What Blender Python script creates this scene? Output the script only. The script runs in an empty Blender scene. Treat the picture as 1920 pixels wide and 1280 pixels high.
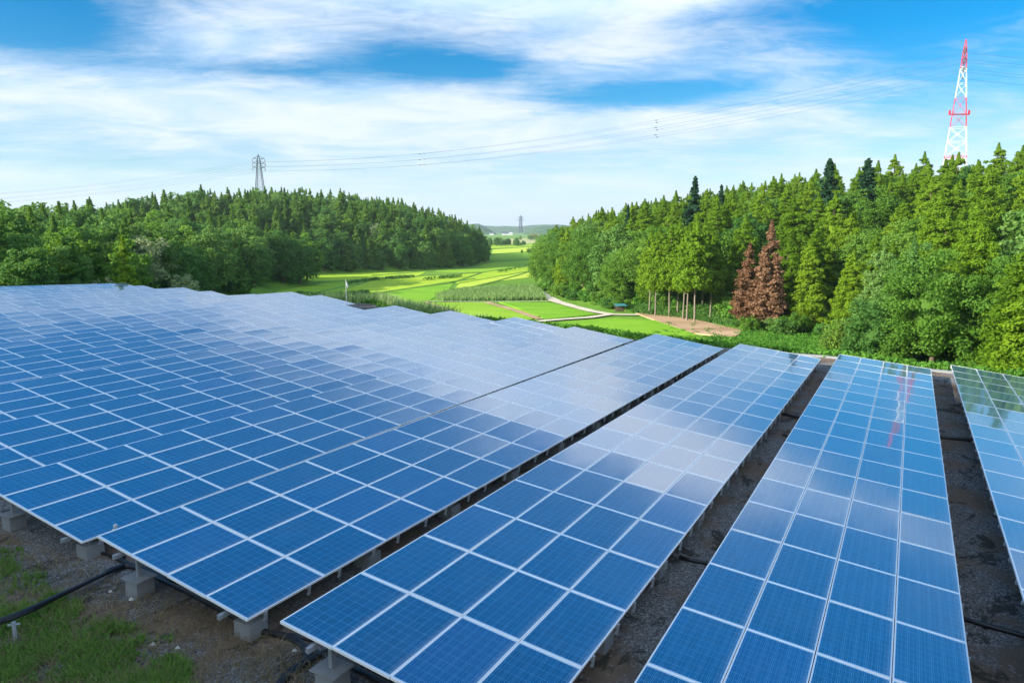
import bpy, math, random
import numpy as np
from mathutils import Vector, Matrix, noise as mnoise

sc = bpy.context.scene
C = sc.collection
R = math.radians

# ------------------------------------------------------------------ camera
HC = 7.0                                   # camera height over the scene zero
FPX = 1342.18
PITCH = math.atan((640 - 432) / FPX)
cam = bpy.data.cameras.new('camera')
cam.lens = FPX / 1920 * 36
cam.sensor_width = 36
cam.clip_start = 0.1
cam.clip_end = 20000
camo = bpy.data.objects.new('camera', cam)
camo.location = (0, 0, HC)
camo.rotation_euler = (math.pi / 2 - PITCH, 0, 0)
C.objects.link(camo)
sc.camera = camo

# ------------------------------------------------------------------ sun + sky
SUN_EL = 21.0
SUN_DIR = Vector((-0.92, -0.39, 0)).normalized() * math.cos(R(SUN_EL)) + Vector((0, 0, math.sin(R(SUN_EL))))
sun = bpy.data.lights.new('sun', 'SUN')
sun.energy = 5.0
sun.angle = R(0.5)
sun.color = (1.0, 0.93, 0.80)
suno = bpy.data.objects.new('sun', sun)
suno.rotation_euler = SUN_DIR.to_track_quat('Z', 'Y').to_euler()
C.objects.link(suno)

sc.view_settings.view_transform = 'Standard'
sc.view_settings.look = 'None'
sc.view_settings.gamma = 1
sc.view_settings.exposure = 1.15

world = bpy.data.worlds.new('World')
sc.world = world
world.use_nodes = True


class NT:
    """tiny node helper"""
    def __init__(s, tree):
        s.t = tree
        s.n = tree.nodes
        s.l = tree.links
        s.n.clear()

    def node(s, typ, **kw):
        nd = s.n.new(typ)
        for k, v in kw.items():
            setattr(nd, k, v)
        return nd

    def put(s, sock, v):
        if isinstance(v, bpy.types.NodeSocket):
            s.l.new(v, sock)
        elif v is not None:
            sock.default_value = v

    def m(s, op, a, b=None, c=None, clamp=False):
        nd = s.node('ShaderNodeMath', operation=op)
        nd.use_clamp = clamp
        s.put(nd.inputs[0], a)
        if b is not None:
            s.put(nd.inputs[1], b)
        if c is not None:
            s.put(nd.inputs[2], c)
        return nd.outputs[0]

    def mix(s, f, a, b, mode='MIX'):
        nd = s.node('ShaderNodeMix', data_type='RGBA', blend_type=mode)
        s.put(nd.inputs[0], f)
        s.put(nd.inputs[6], (*a, 1) if isinstance(a, tuple) and len(a) == 3 else a)
        s.put(nd.inputs[7], (*b, 1) if isinstance(b, tuple) and len(b) == 3 else b)
        return nd.outputs[2]

    def noise(s, vec, scale, detail=4, rough=.55, dist=0.0, out=0):
        nd = s.node('ShaderNodeTexNoise')
        s.put(nd.inputs['Vector'], vec)
        nd.inputs['Scale'].default_value = scale
        nd.inputs['Detail'].default_value = detail
        nd.inputs['Roughness'].default_value = rough
        nd.inputs['Distortion'].default_value = dist
        return nd.outputs[out]

    def ramp(s, f, stops):
        nd = s.node('ShaderNodeValToRGB')
        cr = nd.color_ramp
        while len(cr.elements) < len(stops):
            cr.elements.new(.5)
        for e, (p, c) in zip(cr.elements, stops):
            e.position = p
            e.color = (*c, 1) if len(c) == 3 else c
        s.put(nd.inputs[0], f)
        return nd.outputs[0]

    def mr(s, v, a, b, c=0.0, d=1.0, smooth=True):
        nd = s.node('ShaderNodeMapRange')
        nd.interpolation_type = 'SMOOTHSTEP' if smooth else 'LINEAR'
        s.put(nd.inputs[0], v)
        for i, x in zip((1, 2, 3, 4), (a, b, c, d)):
            nd.inputs[i].default_value = x
        return nd.outputs[0]

    def sep(s, v):
        nd = s.node('ShaderNodeSeparateXYZ')
        s.put(nd.inputs[0], v)
        return nd.outputs

    def comb(s, x, y, z):
        nd = s.node('ShaderNodeCombineXYZ')
        for i, v in enumerate((x, y, z)):
            s.put(nd.inputs[i], v)
        return nd.outputs[0]

    def mapping(s, v, scale=(1, 1, 1), rot=(0, 0, 0), loc=(0, 0, 0)):
        nd = s.node('ShaderNodeMapping')
        s.put(nd.inputs[0], v)
        nd.inputs['Scale'].default_value = scale
        nd.inputs['Rotation'].default_value = rot
        nd.inputs['Location'].default_value = loc
        return nd.outputs[0]


def build_world():
    w = NT(world.node_tree)
    out = w.node('ShaderNodeOutputWorld')
    bg = w.node('ShaderNodeBackground')
    bg.inputs['Strength'].default_value = 0.1
    w.l.new(bg.outputs[0], out.inputs[0])
    sky = w.node('ShaderNodeTexSky', sky_type='NISHITA')
    sky.sun_disc = False
    sky.sun_elevation = R(SUN_EL)
    sky.sun_rotation = math.atan2(SUN_DIR.x, SUN_DIR.y)
    sky.air_density = 1.0
    sky.dust_density = 0.2
    sky.ozone_density = 2.5
    hs = w.node('ShaderNodeHueSaturation')
    hs.inputs['Saturation'].default_value = 1.5
    hs.inputs['Value'].default_value = 0.68
    w.l.new(w.mix(1.0, sky.outputs[0], (.95, 1.04, 1.10), 'MULTIPLY'), hs.inputs['Color'])
    tc = w.node('ShaderNodeTexCoord').outputs['Generated']
    x, y, z = w.sep(tc)
    zz = w.m('ADD', w.m('MAXIMUM', z, 0.0), 0.12)
    px = w.m('DIVIDE', x, zz)
    py = w.m('DIVIDE', y, zz)
    p = w.comb(px, py, 0)
    # high thin cloud drawn out along one direction
    p1 = w.mapping(p, (0.55, 1.25, 1), (0, 0, R(-22)), (3.4, 1.3, 0))
    n1 = w.noise(p1, 1.05, 7, .6, .45)
    p2 = w.mapping(p, (0.9, 1.3, 1), (0, 0, R(24)), (7.1, 4.3, 0))
    n2 = w.noise(p2, 1.5, 8, .60, .5)
    p3 = w.mapping(p, (1.6, 3.4, 1), (0, 0, R(-38)), (2.2, 9.3, 0))
    n3 = w.noise(p3, 2.6, 9, .68, 1.1)
    # broad banks of cloud and clear gaps, each a direction in the sky
    cov = w.m('MULTIPLY', w.m('SUBTRACT', n1, .5), 1.6)
    cov = w.m('ADD', cov, w.m('MULTIPLY', w.m('SUBTRACT', n2, .5), 1.35))
    cov = w.m('ADD', cov, w.m('MULTIPLY', w.m('SUBTRACT', n3, .5), 1.15))
    az = w.m('ARCTAN2', x, y)
    el = w.m('ARCSINE', z)
    def blob(a, e, sa, se, amp, tilt=0.0):
        da = w.m('SUBTRACT', az, R(a))
        de = w.m('SUBTRACT', el, R(e))
        de = w.m('SUBTRACT', de, w.m('MULTIPLY', da, tilt))
        q = w.m('ADD', w.m('POWER', w.m('ABSOLUTE', w.m('DIVIDE', da, R(sa))), 2.0), w.m('POWER', w.m('ABSOLUTE', w.m('DIVIDE', de, R(se))), 2.0))
        return w.m('MULTIPLY', w.m('EXPONENT', w.m('MULTIPLY', q, -1.0)), amp)
    for b in BLOBS:
        cov = w.m('ADD', cov, blob(*b))
    # cloud added to the unseen sky behind the camera for white fill light
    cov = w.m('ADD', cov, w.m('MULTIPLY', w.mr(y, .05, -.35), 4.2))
    cov = w.m('ADD', cov, 0.45)
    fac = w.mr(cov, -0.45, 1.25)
    # near the horizon everything melts into pale veil
    veil = w.mr(z, 0.0, 0.15, 0.9, 0.0)
    shade = w.mix(w.mr(n2, .35, .65), (2.9, 3.9, 5.2), (4.35, 4.7, 5.1))
    hr, hg, hb = w.mr(z, .26, .50, 1.0, .30), w.mr(z, .26, .60, 1.0, 1.55), w.mr(z, .26, .60, 1.0, 1.55)
    skyc = w.mix(1.0, hs.outputs[0], w.comb(hr, hg, hb), 'MULTIPLY')
    hc_ = w.mr(z, .24, .36, 1.0, 1.45)
    shade = w.mix(1.0, shade, w.comb(hc_, hc_, hc_), 'MULTIPLY')
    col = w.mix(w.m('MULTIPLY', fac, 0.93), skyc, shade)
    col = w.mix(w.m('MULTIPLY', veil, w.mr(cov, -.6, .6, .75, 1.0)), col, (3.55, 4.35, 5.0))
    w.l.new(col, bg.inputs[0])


# azimuth, elevation, half-widths (deg), amount, tilt
BLOBS = [(-33, 13.5, 7, 2.6, -1.5, .0), (-6, 12.2, 6.5, 1.2, -1.3, -0.05), (-18, 11.4, 5, .7, -.8, 0.03), (-21, 13.2, 10, 1.7, .8, 0.03),
         (-20, 8.5, 26, 2.6, .95, 0.0), (6, 13.8, 8, 2.4, .55, -.1), (9, 9.9, 9, 1.0, -1.3, 0.02), (10, 7.4, 18, 1.3, .8, 0.0),
         (28, 15.5, 12, 2.2, -1.0, 0.0), (31, 10.5, 9, 2.5, -.45, 0.0), (-30, 4.6, 12, .7, -.55, .02),
         (8, 18.3, 29, 3.2, 1.35, 0.02), (0, 48, 120, 21, -3.6, 0.0)]
build_world()


# ------------------------------------------------------------------ mesh helpers
def tag(o, label=None, cat=None, group=None, kind=None):
    if label: o['label'] = label
    if cat: o['category'] = cat
    if group: o['group'] = group
    if kind: o['kind'] = kind
    return o


def arr_mesh(name, V, F, mats, mi=None, smooth=False, attr=None):
    V = np.asarray(V, dtype=np.float32).reshape(-1, 3)
    F = np.asarray(F, dtype=np.int32)
    me = bpy.data.meshes.new(name)
    k = F.shape[1]
    me.vertices.add(len(V))
    me.vertices.foreach_set('co', V.ravel())
    me.loops.add(F.size)
    me.loops.foreach_set('vertex_index', F.ravel())
    me.polygons.add(len(F))
    me.polygons.foreach_set('loop_start', np.arange(len(F), dtype=np.int32) * k)
    if mi is not None:
        me.polygons.foreach_set('material_index', np.asarray(mi, dtype=np.int32))
    me.polygons.foreach_set('use_smooth', np.full(len(F), smooth))
    if attr is not None:
        a = me.attributes.new('mask', 'FLOAT', 'POINT')
        a.data.foreach_set('value', np.asarray(attr, dtype=np.float32))
    for m in (mats if isinstance(mats, (list, tuple)) else [mats]):
        me.materials.append(m)
    me.update(calc_edges=True)
    return me


class MB:
    """collects quads for one mesh"""
    def __init__(s):
        s.V = []; s.F = []; s.M = []

    def add(s, V, F, m=0):
        o = sum(len(v) for v in s.V)
        s.V.append(np.asarray(V, float)); s.F += [[i + o for i in f] for f in F]; s.M += [m] * len(F)

    def box(s, x0, x1, y0, y1, z0, z1, m=0, taper=0.0):
        t = taper
        V = [(x0, y0, z0), (x1, y0, z0), (x1, y1, z0), (x0, y1, z0), (x0 + t, y0 + t, z1), (x1 - t, y0 + t, z1), (x1 - t, y1 - t, z1), (x0 + t, y1 - t, z1)]
        s.add(V, [(0, 3, 2, 1), (4, 5, 6, 7), (0, 1, 5, 4), (1, 2, 6, 5), (2, 3, 7, 6), (3, 0, 4, 7)], m)

    def bar(s, a, b, w, m=0, w2=None):
        a = Vector(a); b = Vector(b)
        w2 = w if w2 is None else w2
        d = (b - a)
        if d.length < 1e-6: return
        d.normalize()
        up = Vector((0, 0, 1)) if abs(d.z) < .9 else Vector((1, 0, 0))
        e = d.cross(up).normalized(); g = d.cross(e)
        V = []
        for p, ww in ((a, w), (b, w2)):
            for i, j in ((-1, -1), (1, -1), (1, 1), (-1, 1)):
                V.append(p + e * i * ww / 2 + g * j * ww / 2)
        s.add([tuple(v) for v in V], [(0, 1, 2, 3), (7, 6, 5, 4), (0, 4, 5, 1), (1, 5, 6, 2), (2, 6, 7, 3), (3, 7, 4, 0)], m)

    def tube(s, pts, r, seg=8, m=0):
        pts = [Vector(p) for p in pts]
        rr = r if isinstance(r, (list, tuple)) else [r] * len(pts)
        V = []
        for i, p in enumerate(pts):
            d = (pts[min(i + 1, len(pts) - 1)] - pts[max(i - 1, 0)]).normalized()
            up = Vector((0, 0, 1)) if abs(d.z) < .9 else Vector((1, 0, 0))
            e = d.cross(up).normalized(); g = d.cross(e)
            for k in range(seg):
                an = 2 * math.pi * k / seg
                V.append(tuple(p + (e * math.cos(an) + g * math.sin(an)) * rr[i]))
        F = []
        for i in range(len(pts) - 1):
            for k in range(seg):
                k2 = (k + 1) % seg
                F.append((i * seg + k, i * seg + k2, (i + 1) * seg + k2, (i + 1) * seg + k))
        s.add(V, F, m)

    def mesh(s, name, mats, smooth=False):
        me = bpy.data.meshes.new(name)
        V = np.concatenate(s.V)
        me.from_pydata([tuple(v) for v in V], [], s.F)
        for m in (mats if isinstance(mats, (list, tuple)) else [mats]):
            me.materials.append(m)
        me.polygons.foreach_set('material_index', s.M)
        me.polygons.foreach_set('use_smooth', [smooth] * len(s.F))
        me.update()
        return me

    def build(s, name, mats, parent=None, smooth=False):
        return link(name, s.mesh(name, mats, smooth), parent)


def link(name, data, parent=None, mat=None):
    o = bpy.data.objects.new(name, data)
    C.objects.link(o)
    if parent: o.parent = parent
    if mat is not None: o.matrix_local = mat
    return o


def empty(name, loc, rz=0.0):
    o = bpy.data.objects.new(name, None)
    o.empty_display_size = .3
    o.location = loc
    o.rotation_euler = (0, 0, rz)
    C.objects.link(o)
    return o


def copy_tree(o, parent=None):
    c = o.copy()
    C.objects.link(c)
    c.parent = parent
    for ch in list(o.children):
        copy_tree(ch, c)
    return c


# ------------------------------------------------------------------ materials
def mat(name, fn):
    m = bpy.data.materials.new(name)
    m.use_nodes = True
    t = NT(m.node_tree)
    out = t.node('ShaderNodeOutputMaterial')
    b = t.node('ShaderNodeBsdfPrincipled')
    t.l.new(b.outputs[0], out.inputs[0])
    fn(t, b, out)
    return m


def bump(t, b, h, strength=.4, dist=.02):
    n = t.node('ShaderNodeBump')
    n.inputs['Strength'].default_value = strength
    n.inputs['Distance'].default_value = dist
    t.l.new(h, n.inputs['Height'])
    t.l.new(n.outputs[0], b.inputs['Normal'])


def m_plain(name, col, rough=.6, metal=0.0, var=.15, scale=3.0):
    def f(t, b, out):
        tc = t.node('ShaderNodeTexCoord').outputs['Object']
        n = t.noise(tc, scale, 5)
        dark = tuple(c * (1 - var) for c in col); lite = tuple(min(1, c * (1 + var)) for c in col)
        t.l.new(t.mix(n, dark, lite), b.inputs['Base Color'])
        b.inputs['Roughness'].default_value = rough
        b.inputs['Metallic'].default_value = metal
    return mat(name, f)


def m_leaf(name, c1, c2, c3, trans=.25):
    """foliage: colour drifts per plant, per leaf and with height-free noise"""
    def f(t, b, out):
        oi = t.node('ShaderNodeObjectInfo').outputs['Random']
        isl = t.node('ShaderNodeNewGeometry').outputs['Random Per Island']
        tc = t.node('ShaderNodeTexCoord').outputs['Object']
        n = t.noise(tc, .55, 3)
        k = t.m('ADD', t.m('MULTIPLY', oi, .55), t.m('MULTIPLY', isl, .35))
        k = t.m('ADD', k, t.m('MULTIPLY', t.m('SUBTRACT', n, .5), .7))
        col = t.ramp(k, [(0.0, c1), (.5, c2), (1.0, c3)])
        t.l.new(col, b.inputs['Base Color'])
        b.inputs['Roughness'].default_value = .7
        b.inputs['Specular IOR Level'].default_value = .15
        tr = t.node('ShaderNodeBsdfTranslucent')
        t.l.new(t.mix(.5, col, (c3[0] * 1.2, c3[1] * 1.2, c3[2] * .6)), tr.inputs[0])
        ms = t.node('ShaderNodeMixShader')
        ms.inputs[0].default_value = trans
        t.l.new(b.outputs[0], ms.inputs[1]); t.l.new(tr.outputs[0], ms.inputs[2])
        t.l.new(ms.outputs[0], out.inputs[0])
    return mat(name, f)


M = {}
M['cedar'] = m_leaf('cedar_foliage', (.075, .160, .008), (.140, .260, .012), (.24, .36, .020), .4)
M['cedar_dark'] = m_leaf('dark_cedar_foliage', (.055, .145, .022), (.115, .24, .032), (.23, .36, .055), .4)
M['conifer_dark'] = m_leaf('fir_foliage', (.012, .045, .020), (.02, .07, .028), (.04, .11, .035), .2)
M['broad'] = m_leaf('broadleaf_foliage', (.065, .165, .018), (.12, .25, .028), (.21, .35, .05), .4)
M['broad_dark'] = m_leaf('dark_broadleaf_foliage', (.045, .140, .028), (.095, .22, .042), (.20, .33, .075), .4)
M['broad_pale'] = m_leaf('pale_broadleaf_foliage', (.13, .20, .08), (.25, .32, .15), (.42, .45, .27), .25)
M['broad_light'] = m_leaf('light_broadleaf_foliage', (.07, .17, .03), (.12, .25, .05), (.23, .35, .10), .3)
M['broad_grey'] = m_leaf('olive_grey_foliage', (.07, .11, .06), (.11, .15, .09), (.20, .22, .15), .2)
M['dead'] = m_leaf('dead_brown_foliage', (.11, .056, .028), (.19, .10, .052), (.29, .17, .10), .2)
M['vine'] = m_leaf('vine_foliage', (.04, .14, .015), (.085, .23, .025), (.16, .33, .045), .3)
M['reed'] = m_leaf('reed_foliage', (.14, .25, .07), (.24, .37, .12), (.38, .48, .2), .3)
M['rust'] = m_leaf('rusty_leaf_foliage', (.07, .18, .02), (.14, .24, .03), (.50, .24, .07), .25)
M['grass'] = m_leaf('grass_blades', (.055, .13, .022), (.12, .24, .04), (.30, .36, .11), .35)
M['straw'] = m_leaf('dry_straw', (.14, .11, .06), (.25, .20, .12), (.42, .36, .23), .2)
M['trunk'] = m_plain('bark', (.11, .08, .055), .9, 0, .4, 2.5)
M['trunk_pale'] = m_plain('pale_bark', (.20, .165, .125), .9, 0, .3, 2.5)
M['alu'] = m_plain('anodised_aluminium_frame', (.88, .88, .88), .5, .0, .04)
M['galv'] = m_plain('galvanised_steel', (.42, .46, .50), .5, .55, .2, 8)
M['conc'] = m_plain('grey_concrete', (.23, .24, .245), .9, 0, .3, 4)
M['rubber'] = m_plain('black_corrugated_hose', (.012, .013, .016), .45, 0, .2)
M['white_paint'] = m_plain('white_tower_paint', (.60, .61, .63), .5, 0, .06)
M['red_paint'] = m_plain('red_tower_paint', (.42, .008, .03), .5, 0, .1)
M['steel'] = m_plain('weathered_tower_steel', (.06, .075, .10), .6, .2, .15)
M['cable'] = m_plain('power_cable', (.10, .13, .17), .6, .2, .1)
M['insul'] = m_plain('dark_insulator', (.10, .08, .08), .4, 0, .1)
M['wallw'] = m_plain('white_wall', (.75, .75, .72), .8, 0, .08)
M['roofr'] = m_plain('red_roof', (.55, .09, .05), .7, 0, .1)
M['roofg'] = m_plain('teal_sheet_roof', (.05, .22, .24), .5, 0, .2)
M['wood'] = m_plain('old_wood', (.14, .10, .07), .9, 0, .3)


def m_cells():
    def f(t, b, out):
        tc = t.node('ShaderNodeTexCoord').outputs['Object']
        x, y, z = t.sep(tc)
        rnd = t.node('ShaderNodeObjectInfo').outputs['Random']
        cw = 0.1655; chh = 0.157                      # cell pitch along / across
        cx = t.m('ADD', t.m('DIVIDE', x, cw), 5.0)
        cy = t.m('ADD', t.m('DIVIDE', y, chh), 3.0)
        fx = t.m('FRACT', cx); fy = t.m('FRACT', cy)
        ex = t.m('ABSOLUTE', t.m('SUBTRACT', fx, .5)); ey = t.m('ABSOLUTE', t.m('SUBTRACT', fy, .5))
        gap = t.m('MAXIMUM', t.m('GREATER_THAN', ex, .5 - .0125), t.m('GREATER_THAN', ey, .5 - .0135))
        # three bus bars per cell, running along the module
        fb = t.m('FRACT', t.m('MULTIPLY', fy, 3.0))
        bus = t.m('LESS_THAN', t.m('ABSOLUTE', t.m('SUBTRACT', fb, .5)), .040)
        outside = t.m('MAXIMUM', t.m('GREATER_THAN', t.m('ABSOLUTE', x), cw * 5), t.m('GREATER_THAN', t.m('ABSOLUTE', y), chh * 3))
        cell = t.comb(t.m('FLOOR', cx), t.m('FLOOR', cy), t.m('MULTIPLY', rnd, 91.0))
        wn = t.node('ShaderNodeTexWhiteNoise'); t.l.new(cell, wn.inputs['Vector'])
        vor = t.node('ShaderNodeTexVoronoi'); vor.inputs['Scale'].default_value = 55
        t.l.new(tc, vor.inputs['Vector'])
        vs = t.sep(vor.outputs['Color'])[0]
        k = t.m('ADD', t.m('MULTIPLY', wn.outputs['Value'], .45), t.m('MULTIPLY', vs, .35))
        k = t.m('ADD', k, t.m('MULTIPLY', rnd, .3))
        base = t.ramp(k, [(0, (.0004, .030, .088)), (.55, (.0004, .050, .145)), (1, (.0008, .080, .21))])
        # a few modules of another batch, greyer violet
        odd = t.mr(rnd, .80, .97, 0.0, .5)
        base = t.mix(odd, base, (.020, .065, .22))
        col = t.mix(t.m('MULTIPLY', bus, .45), base, (.22, .46, .72))
        col = t.mix(t.m('MULTIPLY', gap, .7), col, (.20, .46, .72))
        col = t.mix(outside, col, (.72, .78, .82))
        # thin film of dust
        d = t.noise(t.node('ShaderNodeNewGeometry').outputs['Position'], .9, 5)
        col = t.mix(t.mr(d, .4, .8, .0, .05), col, (.42, .42, .40))
        edge = t.mr(y, -.36, -.495, 0.0, .30)          # dirt that gathers along the low rim
        col = t.mix(t.m('MULTIPLY', edge, t.mr(d, .3, .6, .4, 1)), col, (.5, .50, .48))
        t.l.new(col, b.inputs['Base Color'])
        b.inputs['Roughness'].default_value = .22
        b.inputs['Specular IOR Level'].default_value = 1.0
        b.inputs['IOR'].default_value = 1.8
        b.inputs['Coat Weight'].default_value = 1.0
        b.inputs['Coat IOR'].default_value = 2.25
        b.inputs['Coat Roughness'].default_value = .045
    return mat('polycrystalline_cells_under_glass', f)


M['cells'] = m_cells()


def m_gravel():
    def f(t, b, out):
        p = t.node('ShaderNodeNewGeometry').outputs['Position']
        v = t.node('ShaderNodeTexVoronoi'); v.inputs['Scale'].default_value = 42; t.l.new(p, v.inputs['Vector'])
        stone = t.sep(v.outputs['Color'])[0]
        v2 = t.node('ShaderNodeTexVoronoi'); v2.inputs['Scale'].default_value = 19; t.l.new(p, v2.inputs['Vector'])
        stone2 = t.m('GREATER_THAN', t.sep(v2.outputs['Color'])[1], .955)
        n = t.noise(p, .55, 6, .6)
        n2 = t.noise(p, 2.3, 6, .65)
        g = t.ramp(stone, [(0, (.07, .067, .065)), (.5, (.16, .155, .15)), (.85, (.26, .255, .25)), (1, (.42, .42, .41))])
        soil = t.mix(n2, (.11, .08, .06), (.26, .19, .135))
        dv = t.node('ShaderNodeVectorMath', operation='DISTANCE'); t.l.new(p, dv.inputs[0]); dv.inputs[1].default_value = (-6.5, 6.0, .3)
        near = t.mr(dv.outputs['Value'], 2.5, 5.5, .18, .03)
        col = t.mix(t.mr(t.m('ADD', n, near), .50, .62), g, soil)
        # old dark moss and weed mats in the aisles
        pm = t.mapping(p, (1, 1, 1), (0, 0, R(29)))
        n3 = t.noise(t.mapping(pm, (.9, .55, 1)), 1.5, 6, .7, .6)
        col = t.mix(t.mr(n3, .54, .60, 0, .85), col, (.045, .042, .032))
        col = t.mix(t.m('MULTIPLY', stone2, .45), col, (.34, .33, .33))
        t.l.new(col, b.inputs['Base Color'])
        b.inputs['Roughness'].default_value = .95
        b.inputs['Specular IOR Level'].default_value = .2
        h = t.m('ADD', t.m('MULTIPLY', v.outputs['Distance'], -1.0), t.m('MULTIPLY', n2, 1.2))
        bump(t, b, h, .9, .03)
    return mat('gravel_and_soil', f)


def m_ground():
    def f(t, b, out):
        p = t.node('ShaderNodeNewGeometry').outputs['Position']
        n = t.noise(p, .03, 6, .6); n2 = t.noise(p, .6, 6, .65)
        k = t.m('ADD', t.m('MULTIPLY', n, .6), t.m('MULTIPLY', n2, .4))
        col = t.ramp(k, [(.25, (.08, .19, .02)), (.5, (.14, .28, .03)), (.68, (.24, .34, .06))])
        t.l.new(col, b.inputs['Base Color'])
        b.inputs['Roughness'].default_value = .95
        b.inputs['Specular IOR Level'].default_value = .1
        bump(t, b, n2, .8, .3)
    return mat('rough_grass_ground', f)


def m_paddy(name, c1, c2):
    def f(t, b, out):
        p = t.node('ShaderNodeNewGeometry').outputs['Position']
        q = t.mapping(p, (.25, .8, 1), (0, 0, R(12)))
        n = t.noise(q, .35, 5, .6); n2 = t.noise(p, 3.5, 3, .6)
        col = t.mix(t.mr(t.m('ADD', t.m('MULTIPLY', n, .7), t.m('MULTIPLY', n2, .3)), .35, .65), c1, c2)
        t.l.new(col, b.inputs['Base Color'])
        b.inputs['Roughness'].default_value = .9
        b.inputs['Specular IOR Level'].default_value = .1
        bump(t, b, n2, .6, .25)
    return mat(name, f)


M['gravel'] = m_gravel()
M['ground'] = m_ground()
M['paddy'] = [m_paddy('rice_a', (.27, .43, .025), (.41, .54, .04)), m_paddy('rice_b', (.19, .37, .025), (.30, .47, .035)),
              m_paddy('rice_c', (.40, .52, .05), (.52, .62, .08)), m_paddy('rice_d', (.15, .34, .02), (.24, .44, .03))]
M['levee'] = m_paddy('levee_grass', (.11, .25, .03), (.20, .34, .05))
M['bare'] = m_paddy('bare_tan_earth', (.36, .23, .13), (.54, .37, .23))
M['dryfield'] = m_paddy('dry_grass', (.34, .36, .13), (.46, .44, .2))
M['track'] = m_paddy('gravel_track', (.55, .48, .36), (.70, .62, .50))


# ------------------------------------------------------------------ site frame: d across the rows, s along them
UH = np.array([0.48532, 0.87434])
NH = np.array([0.87434, -0.48532])
PA = 1.752                                   # module pitch along the row
PB = 1.0                                     # module pitch up the slope
VAL = -14 + HC                               # valley floor
# row: d, z of low edge (camera relative), s of that z, slope, tilt(sin), first module index from s_ref, end s
ROWS = [
    (5.89, -6.12, 13.36, -.0164, .1133, -4, 14),
    (1.19, -6.29, 12.34, -.0063, .0946, -4, 15),
    (-3.58, -5.99, 6.72, -.0105, .1130, 0, 18),
    (-8.88, -6.16, 7.25, -.0120, .1390, 0, 19),
    (-14.39, -6.28, 7.816, -.0083, .1396, 0, 19),
    (-19.90, -6.33, 11.9, -.0065, .1426, -2, 18),
    (-25.58, -6.27, 14.05, -.0052, .1426, -2, 17),
    (-31.20, -6.30, 16.40, -.0030, .1426, -2, 16),
    (-36.20, -6.23, 20.15, .0000, .1426, -3, 13),
    (-41.20, -6.14, 22.15, -.0010, .1426, -3, 14),
    (-45.50, -5.98, 23.65, -.0150, .1426, -2, 14),
    (-50.00, -6.15, 25.50, -.0180, .1426, -2, 15),
    (-54.60, -6.30, 28.40, -.0300, .1426, -2, 13),
    (-59.20, -6.20, 30.30, -.0280, .1426, -2, 11),
    (-63.80, -6.08, 32.30, -.0290, .1426, -1, 10),
    (-68.40, -6.00, 34.30, -.0320, .1426, -1, 8),
    (-73.00, -5.93, 36.80, -.0380, .1426, -1, 7),
]
RD = np.array([r[0] for r in ROWS])[::-1]
RZ = np.array([r[1] for r in ROWS])[::-1] + HC
RS = np.array([r[2] for r in ROWS])[::-1]
RK = np.array([r[3] for r in ROWS])[::-1]


def gz(d, s):
    """terrace ground height"""
    z = np.interp(d, RD, RZ); k = np.interp(d, RD, RK); s0 = np.interp(d, RD, RS)
    return z + k * (np.clip(s, s0 - 6, 52) - s0) - 0.52


def edge_s(d):
    return np.interp(d, [-80, -45, -41, -36, -20, -14, -9, 1, 8, 14], [53.5, 53, 49.5, 46.0, 46.2, 44.0, 43.2, 41.0, 41.2, 41.2])


def ds(x, y):
    return x * NH[0] + y * NH[1], x * UH[0] + y * UH[1]


def xy(d, s):
    return d * NH[0] + s * UH[0], d * NH[1] + s * UH[1]


def poly_dist(px, py, poly):
    """signed distance, positive inside"""
    px = np.asarray(px, float); py = np.asarray(py, float)
    best = np.full(px.shape, 1e9); inside = np.zeros(px.shape, bool)
    n = len(poly)
    for i in range(n):
        x0, y0 = poly[i]; x1, y1 = poly[(i + 1) % n]
        dx, dy = x1 - x0, y1 - y0
        t = np.clip(((px - x0) * dx + (py - y0) * dy) / (dx * dx + dy * dy), 0, 1)
        best = np.minimum(best, np.hypot(px - x0 - t * dx, py - y0 - t * dy))
        c = ((y0 > py) != (y1 > py)) & (px < dx * (py - y0) / (dy if abs(dy) > 1e-9 else 1e-9) + x0)
        inside ^= c
    return np.where(inside, best, -best)


HILL_A = [(-63, 92), (-60, 108), (-58, 125), (-56, 150), (-54.5, 172), (-50, 190), (-66, 212), (-140, 235), (-500, 240), (-500, 20), (-150, 20), (-92, 40), (-78, 70)]
HILL_B = [(-74, 214), (-66, 231), (-50, 247), (-29, 259), (-18, 276), (-12, 318), (-14, 408), (-40, 540), (-200, 640), (-700, 640), (-700, 200), (-130, 205)]
HILL_C = [(6.5, 174), (10, 276), (26, 420), (70, 620), (700, 620), (700, -60), (80, -60), (62, 5), (50, 28), (41, 44), (38, 56), (40, 68), (44, 84), (42, 96), (36, 101), (29, 114), (24, 120), (16, 136)]


SHADE_RIDGE = [(-66, -8), (-84, 12), (-100, 32), (-135, 58), (-400, 90), (-400, -250), (-60, -250), (-45, -70), (-52, -30)]  # added unseen ridge, placed and raised to cast shade over the terrace


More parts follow.
